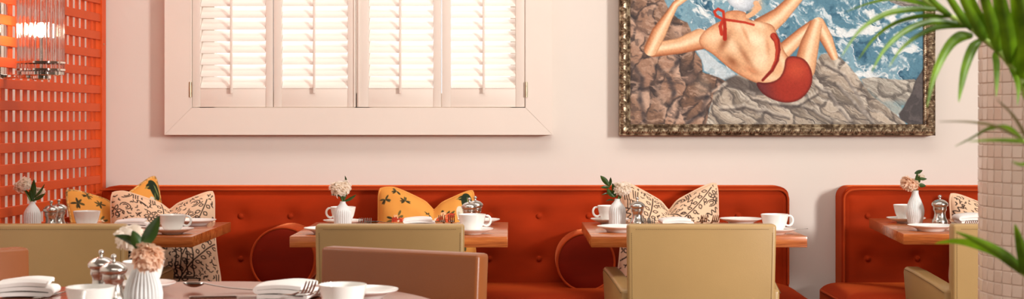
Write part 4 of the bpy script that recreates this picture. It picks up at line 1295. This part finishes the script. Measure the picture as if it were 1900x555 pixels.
# salt and pepper mills
MILL = dict(
    body=MB().lathe([(0, 0), (.0262, 0), (.0268, .002), (.0268, .010), (.0258, .012), (.0262, .014), (.0255, .021), (.0225, .026), (.0195, .034), (.0178, .043), (.0185, .050), (.0215, .055), (.0222, .057), (.0222, .066), (.0210, .068), (0, .068)], 40).mesh('mill_body', M['mill'], angle=30),
    cap=MB().lathe([(0, .068), (.0235, .068), (.0268, .071), (.0278, .075), (.0268, .079), (.0235, .083), (.017, .088), (.009, .091), (.005, .092), (0, .092)], 40).mesh('mill_cap', M['mill'], angle=35),
    knob=MB().lathe([(0, .091), (.0035, .091), (.003, .096), (.0050, .098), (.0062, .1015), (.0050, .105), (.0022, .1068), (0, .107)], 20).mesh('mill_knob', M['mill']))
def mill(label, x, Y, s=1.0):
    t = thing('pepper_mill', label, 'mill', (XP(x, Y), Y, TZ), group='metal salt and pepper mills')
    for k in ('body', 'cap', 'knob'): link(k, MILL[k], t)
    t.scale = (s, s, s)
    return t

# folded napkin: a cloth strip folded over and over, extruded
def napkin_mesh(wd, dp, th, layers, seed, roll=0.0):
    r = random.Random(seed); path = []
    hw = wd / 2
    gap = th * 1.12
    for l in range(layers):
        z = th * .6 + l * gap
        dirn = 1 if l % 2 == 0 else -1
        e = hw * (1 - .03 * l) - gap / 2
        for i in range(12):
            s_ = -e + 2 * e * i / 11
            path.append((dirn * s_, z + roll * math.sin(math.pi * i / 11) * (l + 1) / layers))
        if l < layers - 1:
            for q in range(1, 6):
                a = -math.pi / 2 + math.pi * q / 6
                path.append((dirn * (e + gap / 2 * math.cos(a) * 1.1), z + gap / 2 + gap / 2 * math.sin(a)))
    m = len(path); b = MB(); vs = []; ny = 10
    for j in range(ny + 1):
        v = j / ny; y = (v - .5) * dp
        for side in (1, -1):
            for i in range(m):
                p0 = path[max(0, i - 1)]; p1 = path[min(m - 1, i + 1)]
                tx, tz = p1[0] - p0[0], p1[1] - p0[1]; ln = math.hypot(tx, tz) + 1e-9
                nx, nz = -tz / ln, tx / ln
                wob = .0010 * math.sin(v * 7 + i * .3 + seed) + .0008 * math.sin(v * 3 + i * .11)
                vs.append((path[i][0] * (1 + .03 * math.sin(v * 4 + seed)) + side * nx * th * .42, y, max(.0004, (path[i][1] + wob + side * nz * th * .42) * (1 - .12 * abs(2 * v - 1) ** 6))))
    st_ = 2 * m
    for j in range(ny):
        for i in range(m - 1):
            a = j * st_ + i; b_ = a + st_
            b.f.append((a, a + 1, b_ + 1, b_)); b.f.append((a + m, b_ + m, b_ + m + 1, a + m + 1))
        for e in (0, m - 1):
            b.f.append((j * st_ + e, (j + 1) * st_ + e, (j + 1) * st_ + m + e, j * st_ + m + e))
    for j in (0, ny):
        for i in range(m - 1):
            b.f.append((j * st_ + i, j * st_ + i + 1, j * st_ + m + i + 1, j * st_ + m + i))
    b.v = vs
    return b.mesh('napkin', M['linen'], angle=65)
NAP = napkin_mesh(.106, .10, .0080, 3, 1, .003)
NAP2 = napkin_mesh(.108, .12, .0070, 2, 4, .002)
NAPF = napkin_mesh(.112, .10, .0105, 3, 7, .004)
def napkin(label, x, Y, rz, me=None, z=TZ):
    o = link('napkin', me or NAP, None, (XP(x, Y), Y, z), (0, 0, rz))
    return tag(o, label, 'napkin', 'folded white napkins')

# cutlery: local +y towards the working end
def strip(b, pts, wds, th, zf):
    """flat bar along y with varying width"""
    n = len(pts); vs = []
    for (y, wd) in zip(pts, wds):
        z = zf(y)
        vs += [(-wd / 2, y, z), (wd / 2, y, z), (wd / 2, y, z + th), (-wd / 2, y, z + th)]
    fs = [(0, 1, 2, 3), ((n - 1) * 4 + 3, (n - 1) * 4 + 2, (n - 1) * 4 + 1, (n - 1) * 4)]
    for l in range(n - 1):
        for i in range(4): fs.append((l * 4 + i, (l + 1) * 4 + i, (l + 1) * 4 + (i + 1) % 4, l * 4 + (i + 1) % 4))
    b.add(vs, fs)
def fork_z(y):
    if y < .06: return .0005 + .010 * max(0, (y + .02) / .08) ** 2 * (1 if y > -.02 else 0)
    return .0105 - .0085 * math.sin(min(1, (y - .06) / .035) * math.pi / 2) + .026 * max(0, (y - .078) / .042) ** 1.5
def fork_mesh():
    b = MB()
    strip(b, [-.09, -.08, -.04, .0, .04, .055, .062], [.014, .016, .012, .008, .006, .008, .014], .002, fork_z)
    strip(b, [.062, .068, .076, .084], [.014, .021, .023, .0235], .0018, fork_z)
    f = b.mesh('fork', M['steel'], bevel=.0005, seg=1)
    return f
def tine_mesh():
    b = MB(); ys = [.082, .09, .098, .106, .113, .120]
    strip(b, ys, [.0044, .0042, .0040, .0037, .0034, .0022], .0018, fork_z)
    return b.mesh('tine', M['steel'], bevel=.0004, seg=1)
FORK, TINE = fork_mesh(), tine_mesh()
def fork(label, x, Y, rz, z=TZ, rx=0.0, y_=None):
    t = thing('fork', label, 'fork', (XP(x, Y), Y, z), rz, 'steel forks')
    t.rotation_euler = (rx, 0, rz)
    link('handle', FORK, t)
    for k in range(4): link('tine', TINE, t, ((k - 1.5) * .0066, 0, 0))
    return t
def spoon_meshes():
    b = MB()
    zf = lambda y: .0008 + (.008 * max(0, (y + .03) / .09) ** 2 if y > -.03 else 0)
    strip(b, [-.09, -.08, -.04, .0, .04, .06, .066], [.014, .016, .012, .008, .0058, .006, .008], .002, zf)
    h = b.mesh('handle', M['steel'], bevel=.0005, seg=1)
    g = MB()
    def bowl(u, v):
        a = 2 * math.pi * u; r_ = v
        return (.0165 * r_ * math.cos(a) * (1 - .12 * math.sin(a)), .088 + .026 * r_ * math.sin(a), .0016 + .0085 * r_ ** 2.2)
    g.grid(bowl, 32, 8)
    g.grid(lambda u, v: tuple(Vector(bowl(u, v)) - Vector((0, 0, .0014))), 32, 8)
    return h, g.mesh('bowl', M['steel'], recalc=False)
SPH, SPB = spoon_meshes()
def spoon(label, x, Y, rz, z=TZ, rx=0.0, s=1.0, ry=0.0):
    t = thing('spoon', label, 'spoon', (XP(x, Y), Y, z), rz, 'steel spoons')
    t.rotation_euler = (rx, ry, rz); t.scale = (s, s, s)
    link('handle', SPH, t); link('bowl', SPB, t)
    return t
def knife_mesh():
    b = MB(); strip(b, [-.10, -.09, -.05, -.01, .0], [.013, .016, .014, .011, .010], .004, lambda y: .0005)
    h = b.mesh('handle', M['steel'], bevel=.001, seg=1)
    b = MB(); strip(b, [0, .01, .05, .08, .095, .102], [.010, .017, .019, .018, .013, .004], .0012, lambda y: .0016)
    return h, b.mesh('blade', M['steel'], bevel=.0003, seg=1)
KH, KB = knife_mesh()
def knife(label, x, Y, rz, z=TZ):
    t = thing('table_knife', label, 'knife', (XP(x, Y), Y, z), rz, 'steel knives')
    link('handle', KH, t); link('blade', KB, t)
    return t

# carnations
def blossom_mesh(r, seed, n=70, mat=None, spread=1.0):
    rn = random.Random(seed); b = MB()
    b.lathe([(0, -.40)] + [(.62 * r * math.cos(a), .62 * r * math.sin(a)) for a in (-.7, -.3, .1, .5, .9, 1.25)] + [(0, .62 * r)], 16)
    for k in range(n):
        z = 1 - 1.55 * (k + .5) / n
        ph = k * 2.39996 + rn.uniform(-.3, .3)
        s_ = math.sqrt(max(0, 1 - z * z))
        d = Vector((s_ * math.cos(ph), s_ * math.sin(ph), z))
        t1 = d.cross(Vector((0, 0, 1)))
        t1 = t1.normalized() if t1.length > 1e-3 else Vector((1, 0, 0))
        t2 = d.cross(t1)
        sp_ = rn.uniform(-.6, .6); t1, t2 = t1 * math.cos(sp_) + t2 * math.sin(sp_), t2 * math.cos(sp_) - t1 * math.sin(sp_)
        L_ = r * rn.uniform(.82, 1.05); W_ = r * rn.uniform(.42, .62)
        p1, p2 = rn.uniform(0, 6), rn.uniform(0, 6); cup_ = rn.uniform(-.25, .35)
        def f(u, v):
            wv = (u - .5) * 2
            l = L_ * (.18 + .82 * v) * (1 - .16 * wv * wv + .05 * math.sin(wv * 11 + p2) * v)
            side = wv * W_ * (.25 + .75 * v)
            ruf = r * .13 * v * v * math.sin(wv * 7 + p1) + r * cup_ * v * (wv * wv - .3)
            return d * l * (1 - .18 * v * v) + t1 * side + t2 * (ruf + r * .5 * v * v)
        b.grid(f, 9, 5)
    return b.mesh('blossom', mat or M['petal'], recalc=False, angle=80)
BLOS = [blossom_mesh(1.0, 1), blossom_mesh(1.0, 2, 60), blossom_mesh(1.0, 3, 80, M['petal_deep'])]
def leaf_between(p0, p1, wd, bend, parent, o0, tw=0.0):
    p0, p1 = Vector(p0), Vector(p1); ax = p1 - p0; L_ = ax.length; ax.normalize()
    view = Vector((0, 1, 0)); s_ = ax.cross(view)
    s_ = s_.normalized() if s_.length > 1e-4 else Vector((1, 0, 0))
    n = s_.cross(ax)
    s2 = s_ * math.cos(tw) + n * math.sin(tw); n2 = n * math.cos(tw) - s_ * math.sin(tw)
    b = MB()
    def f(u, v):
        t = v; wv = (u - .5) * 2
        ww = wd / 2 * (math.sin(math.pi * min(1, t * .94 + .05)) ** .8) * (1 - .25 * t)
        return tuple(p0 + ax * (L_ * t) + s2 * (wv * ww) + n2 * (bend * math.sin(math.pi * t) + abs(wv) * ww * .35) - o0)
    b.grid(f, 6, 12)
    return b.obj('leaf', M['leaf'], parent, recalc=False, angle=80)
def carnation(label, vx, vY, neck, bx_, by_, bY, rpx, which, leaves, squash=.9, tilt=(0, 0)):
    """stem from inside the vase neck to the blossom seen at pixel (bx_, by_)"""
    base = Vector((XP(vx, vY), vY, TZ + neck - .025))
    t = thing('carnation', label, 'flower', base, 0, 'carnations in bud vases')
    bp = PX(bx_, by_, bY); r = rpx * bY / FPX
    st0 = Vector((0, 0, 0)); st1 = Vector((0, 0, .030)); st2 = bp - base - Vector((0, 0, r * .55))
    pts = []
    for i in range(9):
        s_ = i / 8; pts.append(st0 * (1 - s_) ** 2 + st1 * 2 * s_ * (1 - s_) + st2 * s_ * s_)
    MB().tube(pts, .0019, 7).obj('stem', M['stem'], t)
    cal = MB().lathe([(0, -.25), (.12, -.2), (.2, 0), (.24, .35), (0, .4)], 14)
    co = cal.obj('calyx', M['stem'], t); co.location = bp - base - Vector((0, 0, r * .55)); co.scale = (r * .9,) * 3
    bo = link('blossom', BLOS[which], t, bp - base - Vector((0, 0, r * .25)), (tilt[0], tilt[1], which * 1.3))
    bo.scale = (r, r, r * squash)
    for (xa, ya, xb, yb, wpx, bend, tw) in leaves:
        leaf_between(PX(xa, ya, bY), PX(xb, yb, bY - .012), wpx * bY / FPX, bend, t, base, tw)
    return t
# ================================================================ table 1, by the lattice
vase('grey ribbed bud vase on the table by the lattice screen', 60, 4.97, VASE_A, .94, 1.05)
carnation('pale peach carnation leaning left with dark leaves in the vase by the lattice', 60, 4.97, .103, 41, 338, 4.98, 17, 0,
          [(58, 375, 44, 350, 9, .004, .3), (60, 372, 63, 333, 12, .003, -.2), (62, 368, 83, 341, 7, .004, .5), (62, 372, 84, 359, 8, .003, .2), (55, 372, 50, 355, 9, .003, .4), (62, 374, 55, 352, 9, .003, -.5)], tilt=(0, -.5))
carnation('pale peach carnation half behind leaves in the vase by the lattice', 61, 4.98, .103, 71, 352, 5.02, 13, 1, [], tilt=(0, .4))
mill('left metal pepper mill on the table by the lattice screen', 95, 5.0)
mill('right metal pepper mill on the table by the lattice screen', 109, 5.08)
cup('white cup beside the pepper mills on the table by the lattice', 161, 5.09, math.pi / 2, s=1.0)
napkin('folded white napkin behind the foreground carnations on the table by the lattice', 246, 5.25, .12, NAP)
cup('white cup at the right corner of the table by the lattice', 320, 4.925, .15, s=.97)
plate('white side plate at the back right of the table by the lattice', 361, 5.33)
fork('steel fork between mills and cup on the table by the lattice', 137, 5.22, math.pi)
spoon('steel spoon beside the napkin on the table by the lattice', 205, 5.33, -1.2)
knife('steel knife right of the napkin on the table by the lattice', 285, 5.25, math.pi)
# ================================================================ table 2, below the window
vase('grey ribbed bud vase on the table below the window', 636, 5.15, VASE_A, 1.0, .96)
carnation('single large peach carnation in the vase below the window', 636, 5.15, .095, 631, 342, 5.15, 20.5, 0,
          [(636, 375, 630, 352, 9, .003, .3), (634, 366, 613, 362, 7, .003, .9), (637, 374, 643, 346, 10, .003, -.3), (638, 374, 661, 361, 7, .004, .5), (643, 345, 640, 326, 5, .002, .3)])
cup('white cup behind the vase on the table below the window', 636.5, 5.33, math.pi - .15)
plate('white side plate at the front left corner of the table below the window', 607, 4.935)
fork('left steel fork by the vase on the table below the window', 663, 5.07, -.04, rx=.05)
fork('right steel fork by the vase on the table below the window', 679, 5.07, .03, rx=.05)
spoon('steel spoon left of the napkin on the table below the window', 735, 5.38, 1.45)
knife('steel knife left of the napkin on the table below the window', 745, 5.27, -1.35)
napkin('folded white napkin near the banquette on the table below the window', 777, 5.34, .08)
napkin('flat folded white napkin near the chair on the table below the window', 728, 5.05, .05, NAP2)
fork('left steel fork right of the napkin on the table below the window', 824, 5.40, math.pi - .03, rx=.09)
fork('right steel fork right of the napkin on the table below the window', 838, 5.40, math.pi + .03, rx=.09)
spoon('steel spoon by the cup on the table below the window', 812, 5.10, .03)
mill('left metal pepper mill behind the cup below the window', 871, 5.17)
mill('right metal pepper mill behind the cup below the window', 882, 5.27)
cup('white cup at the front right corner of the table below the window', 876, 4.92, .12)
plate('white side plate behind the cup on the table below the window', 888, 5.36)
# ================================================================ table 3, below the painting
vase('grey ribbed bud vase on the table below the painting', 1145.5, 5.28, VASE_A, 1.0, .98)
carnation('peach carnation with a leafy sprig on its left, on the table below the painting', 1145.5, 5.28, .097, 1154, 344, 5.28, 18, 1,
          [(1130, 345, 1114, 326, 11, .003, .2), (1130, 347, 1133, 329, 7, .003, .5), (1131, 348, 1115, 348, 7, .003, .3), (1140, 366, 1126, 350, 11, .003, -.2), (1142, 366, 1136, 340, 11, .003, .4), (1140, 372, 1124, 374, 4, .006, .6), (1134, 358, 1116, 362, 3, .004, .3), (1146, 372, 1153, 356, 8, .003, .3)])
cup('white cup behind the vase on the table below the painting', 1131.5, 5.405, math.pi + .1)
plate('white side plate at the front left of the table below the painting', 1150, 5.02)
mill('single metal pepper mill on the table below the painting', 1182.5, 5.22)
fork('left steel fork beside the mill on the table below the painting', 1203, 5.07, -.04, rx=.05)
fork('right steel fork beside the mill on the table below the painting', 1216, 5.07, .03, rx=.05)
napkin('folded white napkin near the banquette on the table below the painting', 1253, 5.32, .10)
napkin('flat folded white napkin near the chair on the table below the painting', 1268, 5.05, .05, NAP2)
fork('left dark steel fork right of the napkin on the table below the painting', 1302, 5.40, math.pi - .05, rx=.09)
fork('right dark steel fork right of the napkin on the table below the painting', 1319, 5.40, math.pi + .03, rx=.09)
spoon('steel spoon near the chair top on the table below the painting', 1356, 5.10, .03)
plate('white side plate at the back right of the table below the painting', 1375, 5.40)
c_ = cup('white cup at the front right corner of the table below the painting', 1437.5, 4.92, .12)
spoon('small steel teaspoon on the saucer at the table below the painting', 1462, 4.915, math.pi / 2 - .15, z=TZ + .0145, s=.72, rx=-.06)
# ================================================================ table 4, behind the column
vase('pale teardrop ribbed vase on the table behind the tiled column', 1698, 5.345, VASE_B)
carnation('peach carnation in the teardrop vase near the tiled column', 1698, 5.345, .123, 1688, 335, 5.345, 17.5, 2,
          [(1699, 352, 1702, 320, 8, .003, .3), (1704, 330, 1720, 332, 7, .004, .4), (1703, 342, 1718, 345, 9, .003, .2), (1697, 354, 1700, 344, 8, .003, -.3), (1700, 345, 1706, 326, 9, .003, .6), (1697, 322, 1712, 316, 8, .003, .2)], tilt=(.1, -.35))
carnation('small pale carnation bud behind leaves near the tiled column', 1699, 5.35, .123, 1708, 326, 5.38, 8, 1, [])
cup('white cup behind the vase on the table near the tiled column', 1681, 5.46, math.pi / 2)
plate('white side plate at the front of the table near the tiled column', 1727, 5.06)
mill('metal pepper mill on the table near the tiled column', 1744, 5.27, 1.04)
napkin('folded white napkin half hidden by the tiled column', 1803, 5.42, .0, NAPF)
knife('steel knife left of the napkin near the tiled column', 1768, 5.42, math.pi * .93)
fork('left steel fork near the tiled column', 1779, 5.28, math.pi)
fork('right steel fork near the tiled column', 1791, 5.28, math.pi + .03)
# ================================================================ round foreground table
napkin('thick folded white napkin at the far left of the round table', 52, 3.22, .1, NAPF)
spoon('steel spoon beside the left napkin on the round table', 112, 3.24, -.3)
cup('white cup in front of the mills on the round foreground table', 168, 2.80, -math.pi / 2 + .05)
mill('left metal pepper mill on the round foreground table', 188, 3.12)
mill('right metal pepper mill on the round foreground table', 211, 3.02)
cup('white cup behind the vase on the round foreground table', 266, 3.30, math.pi / 2)
vase('large pale ribbed bud vase on the round foreground table', 266, 2.82, VASE_B, 1.13, 1.0)
carnation('round apricot carnation hanging over the foreground vase', 266, 2.82, .121, 275, 468, 2.76, 31, 2,
          [(262, 462, 212, 437, 22, .006, .5), (258, 462, 296, 400, 30, .004, .2), (262, 466, 246, 428, 24, .004, -.3)], tilt=(.5, .2), squash=1.0)
carnation('striped peach carnation behind dark leaves in the foreground vase', 265, 2.83, .121, 239, 432, 2.86, 28, 1, [], tilt=(0, -.4))
spoon('copper-toned spoon left of the napkin on the round table', 428, 3.30, 1.35, z=TZ + .004, rx=.02)
knife('steel knife left of the rolled napkin on the round table', 440, 3.18, -1.45)
napkin('rolled white napkin with two forks on the round table', 536, 3.17, -.25, NAPF)
fork('left steel fork resting on the napkin of the round table', 545, 3.03, -2.7, z=TZ + .022, rx=.1)
fork('right steel fork resting on the napkin of the round table', 572, 3.05, -2.7, z=TZ + .018, rx=.1)
cup('white cup nearest the brown chair on the round table', 636, 2.84, math.pi / 2 + .3)
plate('white side plate behind the cup on the round table', 672, 3.16)

# ================================================================ potted palm, right foreground
PYp = 2.1
palm = thing('potted_palm', 'green palm arching in from the right edge of the foreground', 'plant', (1.12, 2.0, 0))
pb = Vector(palm.location)
MB().lathe([(0, 0), (.15, 0), (.19, .34), (.2, .36), (.185, .36), (.18, .33), (0, .33)], 40).obj('pot', M['terracotta'], palm, angle=30)
MB().lathe([(0, .30), (.178, .325), (.178, .315), (0, .29)], 30).obj('soil', M['soil'], palm)
def cat(pts, n):
    P = [pts[0]] + list(pts) + [pts[-1]]; out = []
    for i in range(1, len(P) - 2):
        for k in range(n):
            t = k / n; a, b, c, d = P[i - 1], P[i], P[i + 1], P[i + 2]
            out.append(.5 * ((2 * b) + (c - a) * t + (2 * a - 5 * b + 4 * c - d) * t * t + (3 * b - a - 3 * c + d) * t ** 3))
    out.append(P[-2]); return out
def frond(pix, Y0, dY):
    """rachis through photo points; the base runs down into the pot"""
    pts = [PX(x, y, Y0 + dY * i) - pb for i, (x, y) in enumerate(pix)]
    a = pts[0]
    pre = [Vector((0.01, 0, .33)), Vector((a.x * .12, a.y * .3, .33 + (a.z - .33) * .45)), Vector((a.x * .55, a.y * .7, .33 + (a.z - .33) * .85))]
    P = cat(pre + pts, 6)
    n = len(P)
    return MB().tube(P, [.0068 * (1 - .75 * i / n) + .0008 for i in range(n)], 8).obj('frond', M['rachis'], palm)
def leaflet(par, pix, wpx, Y0, Y1, tw=0.0, mat=None):
    n = len(pix)
    ctrl = [PX(x, y, Y0 + (Y1 - Y0) * i / (n - 1)) - pb for i, (x, y) in enumerate(pix)]
    P = cat(ctrl, 6); m = len(P) - 1; wd = wpx * Y0 / FPX
    b = MB(); vs = []
    for i, p in enumerate(P):
        t = i / m
        ax = (P[min(m, i + 1)] - P[max(0, i - 1)]).normalized()
        s_ = ax.cross(Vector((0, 1, 0)))
        s_ = s_.normalized() if s_.length > 1e-3 else Vector((0, 0, 1))
        nn = s_.cross(ax)
        a = tw + .25 * t
        s2 = s_ * math.cos(a) + nn * math.sin(a); n2 = nn * math.cos(a) - s_ * math.sin(a)
        ww = wd / 2 * min(1, .35 + 3.2 * t) * max(0, 1 - t ** 2.6) + .0004
        for q in (-1, -.5, 0, .5, 1): vs.append(p + s2 * (q * ww) + n2 * (abs(q) * ww * .38))
    fs = []
    for i in range(m):
        for q in range(4): fs.append((i * 5 + q, i * 5 + q + 1, (i + 1) * 5 + q + 1, (i + 1) * 5 + q))
    b.add(vs, fs)
    return b.obj('leaflet', mat or M['palm'], par, recalc=False, angle=80)
F1 = frond([(1935, 205), (1900, 163), (1885, 134), (1857, 98), (1824, 71), (1801, 51), (1769, 33), (1736, 13), (1690, -20), (1640, -60)], 2.1, .0)
Y = 2.1
# long leaflets arching to the left across the painting
leaflet(F1, [(1745, 18), (1690, 18), (1640, 28), (1595, 58), (1562, 104)], 11, Y, Y - .08, .2)
leaflet(F1, [(1765, 32), (1712, 30), (1660, 44), (1622, 72), (1592, 112)], 9, Y, Y - .03, .3)
leaflet(F1, [(1783, 44), (1730, 40), (1680, 58), (1642, 92), (1617, 134)], 12, Y, Y - .1, .1)
leaflet(F1, [(1797, 50), (1745, 50), (1705, 66), (1672, 92), (1650, 124)], 10, Y, Y - .05, .2)
leaflet(F1, [(1738, 14), (1700, 4), (1660, -2), (1615, 6), (1570, 22)], 8, Y, Y + .1, .4)
# drooping leaflets
leaflet(F1, [(1806, 66), (1780, 70), (1758, 92), (1735, 140), (1720, 200)], 21, Y, Y - .1, .1)
leaflet(F1, [(1822, 74), (1806, 92), (1793, 125), (1785, 160), (1779, 190)], 21, Y, Y - .06, .2)
leaflet(F1, [(1848, 96), (1851, 115), (1851, 145), (1849, 180)], 17, Y, Y - .04, .3)
leaflet(F1, [(1876, 122), (1886, 140), (1891, 165), (1888, 196)], 15, Y, Y - .04, .3)
leaflet(F1, [(1893, 148), (1912, 160), (1925, 190), (1930, 230)], 16, Y, Y - .04, .3)
# upright leaflets
leaflet(F1, [(1770, 34), (1742, 12), (1715, -15), (1690, -60)], 11, Y, Y - .06, .2)
leaflet(F1, [(1806, 58), (1782, 26), (1752, -20), (1720, -80)], 15, Y, Y - .08, .1)
leaflet(F1, [(1832, 78), (1812, 44), (1788, 0), (1750, -80)], 20, Y, Y - .1, .2)
leaflet(F1, [(1846, 90), (1826, 50), (1803, 0), (1780, -80)], 18, Y, Y - .03, .5)
leaflet(F1, [(1858, 100), (1846, 58), (1828, 0), (1800, -90)], 24, Y, Y - .12, .1)
leaflet(F1, [(1868, 112), (1858, 60), (1848, 0), (1832, -90)], 17, Y, Y - .05, .3)
leaflet(F1, [(1878, 124), (1872, 70), (1860, 10), (1840, -80)], 28, Y, Y - .14, .2)
leaflet(F1, [(1886, 138), (1892, 80), (1886, 10), (1868, -80)], 30, Y, Y - .09, .2)
leaflet(F1, [(1894, 152), (1908, 90), (1902, 30), (1880, -50)], 32, Y, Y - .16, .1)
leaflet(F1, [(1905, 172), (1930, 120), (1935, 50), (1920, -40)], 32, Y, Y - .06, .1)
# low frond
F2 = frond([(1960, 560), (1925, 525), (1900, 508), (1888, 497)], 2.0, .0)
leaflet(F2, [(1905, 512), (1872, 482), (1846, 464), (1810, 446), (1772, 430)], 20, 2.0, 1.95, .2)
leaflet(F2, [(1893, 503), (1860, 474), (1816, 457), (1774, 449), (1735, 452)], 21, 2.0, 2.05, .3)
leaflet(F2, [(1912, 520), (1903, 490), (1893, 452), (1883, 416)], 24, 2.0, 1.96, .1)
leaflet(F2, [(1930, 528), (1925, 490), (1915, 455), (1905, 420)], 22, 2.0, 2.03, .1)
# thin out-of-focus frond tips
F3 = frond([(1990, 330), (1950, 290), (1920, 272), (1898, 262)], 1.75, .0)
leaflet(F3, [(1903, 264), (1878, 262), (1840, 261), (1797, 263)], 9, 1.75, 1.7, .5, M['palm'])
leaflet(F3, [(1900, 262), (1870, 238), (1835, 240), (1805, 256), (1772, 272)], 9, 1.75, 1.8, .5, M['palm'])
leaflet(F3, [(1898, 260), (1850, 236), (1800, 227), (1742, 226)], 6, 1.75, 1.68, .6, M['palm_tip'])
leaflet(F3, [(1925, 276), (1905, 255), (1880, 215), (1850, 185)], 6, 1.75, 1.7, .4, M['palm_tip'])
leaflet(F3, [(1935, 282), (1915, 300), (1895, 306), (1878, 300)], 9, 1.75, 1.72, .4, M['palm'])
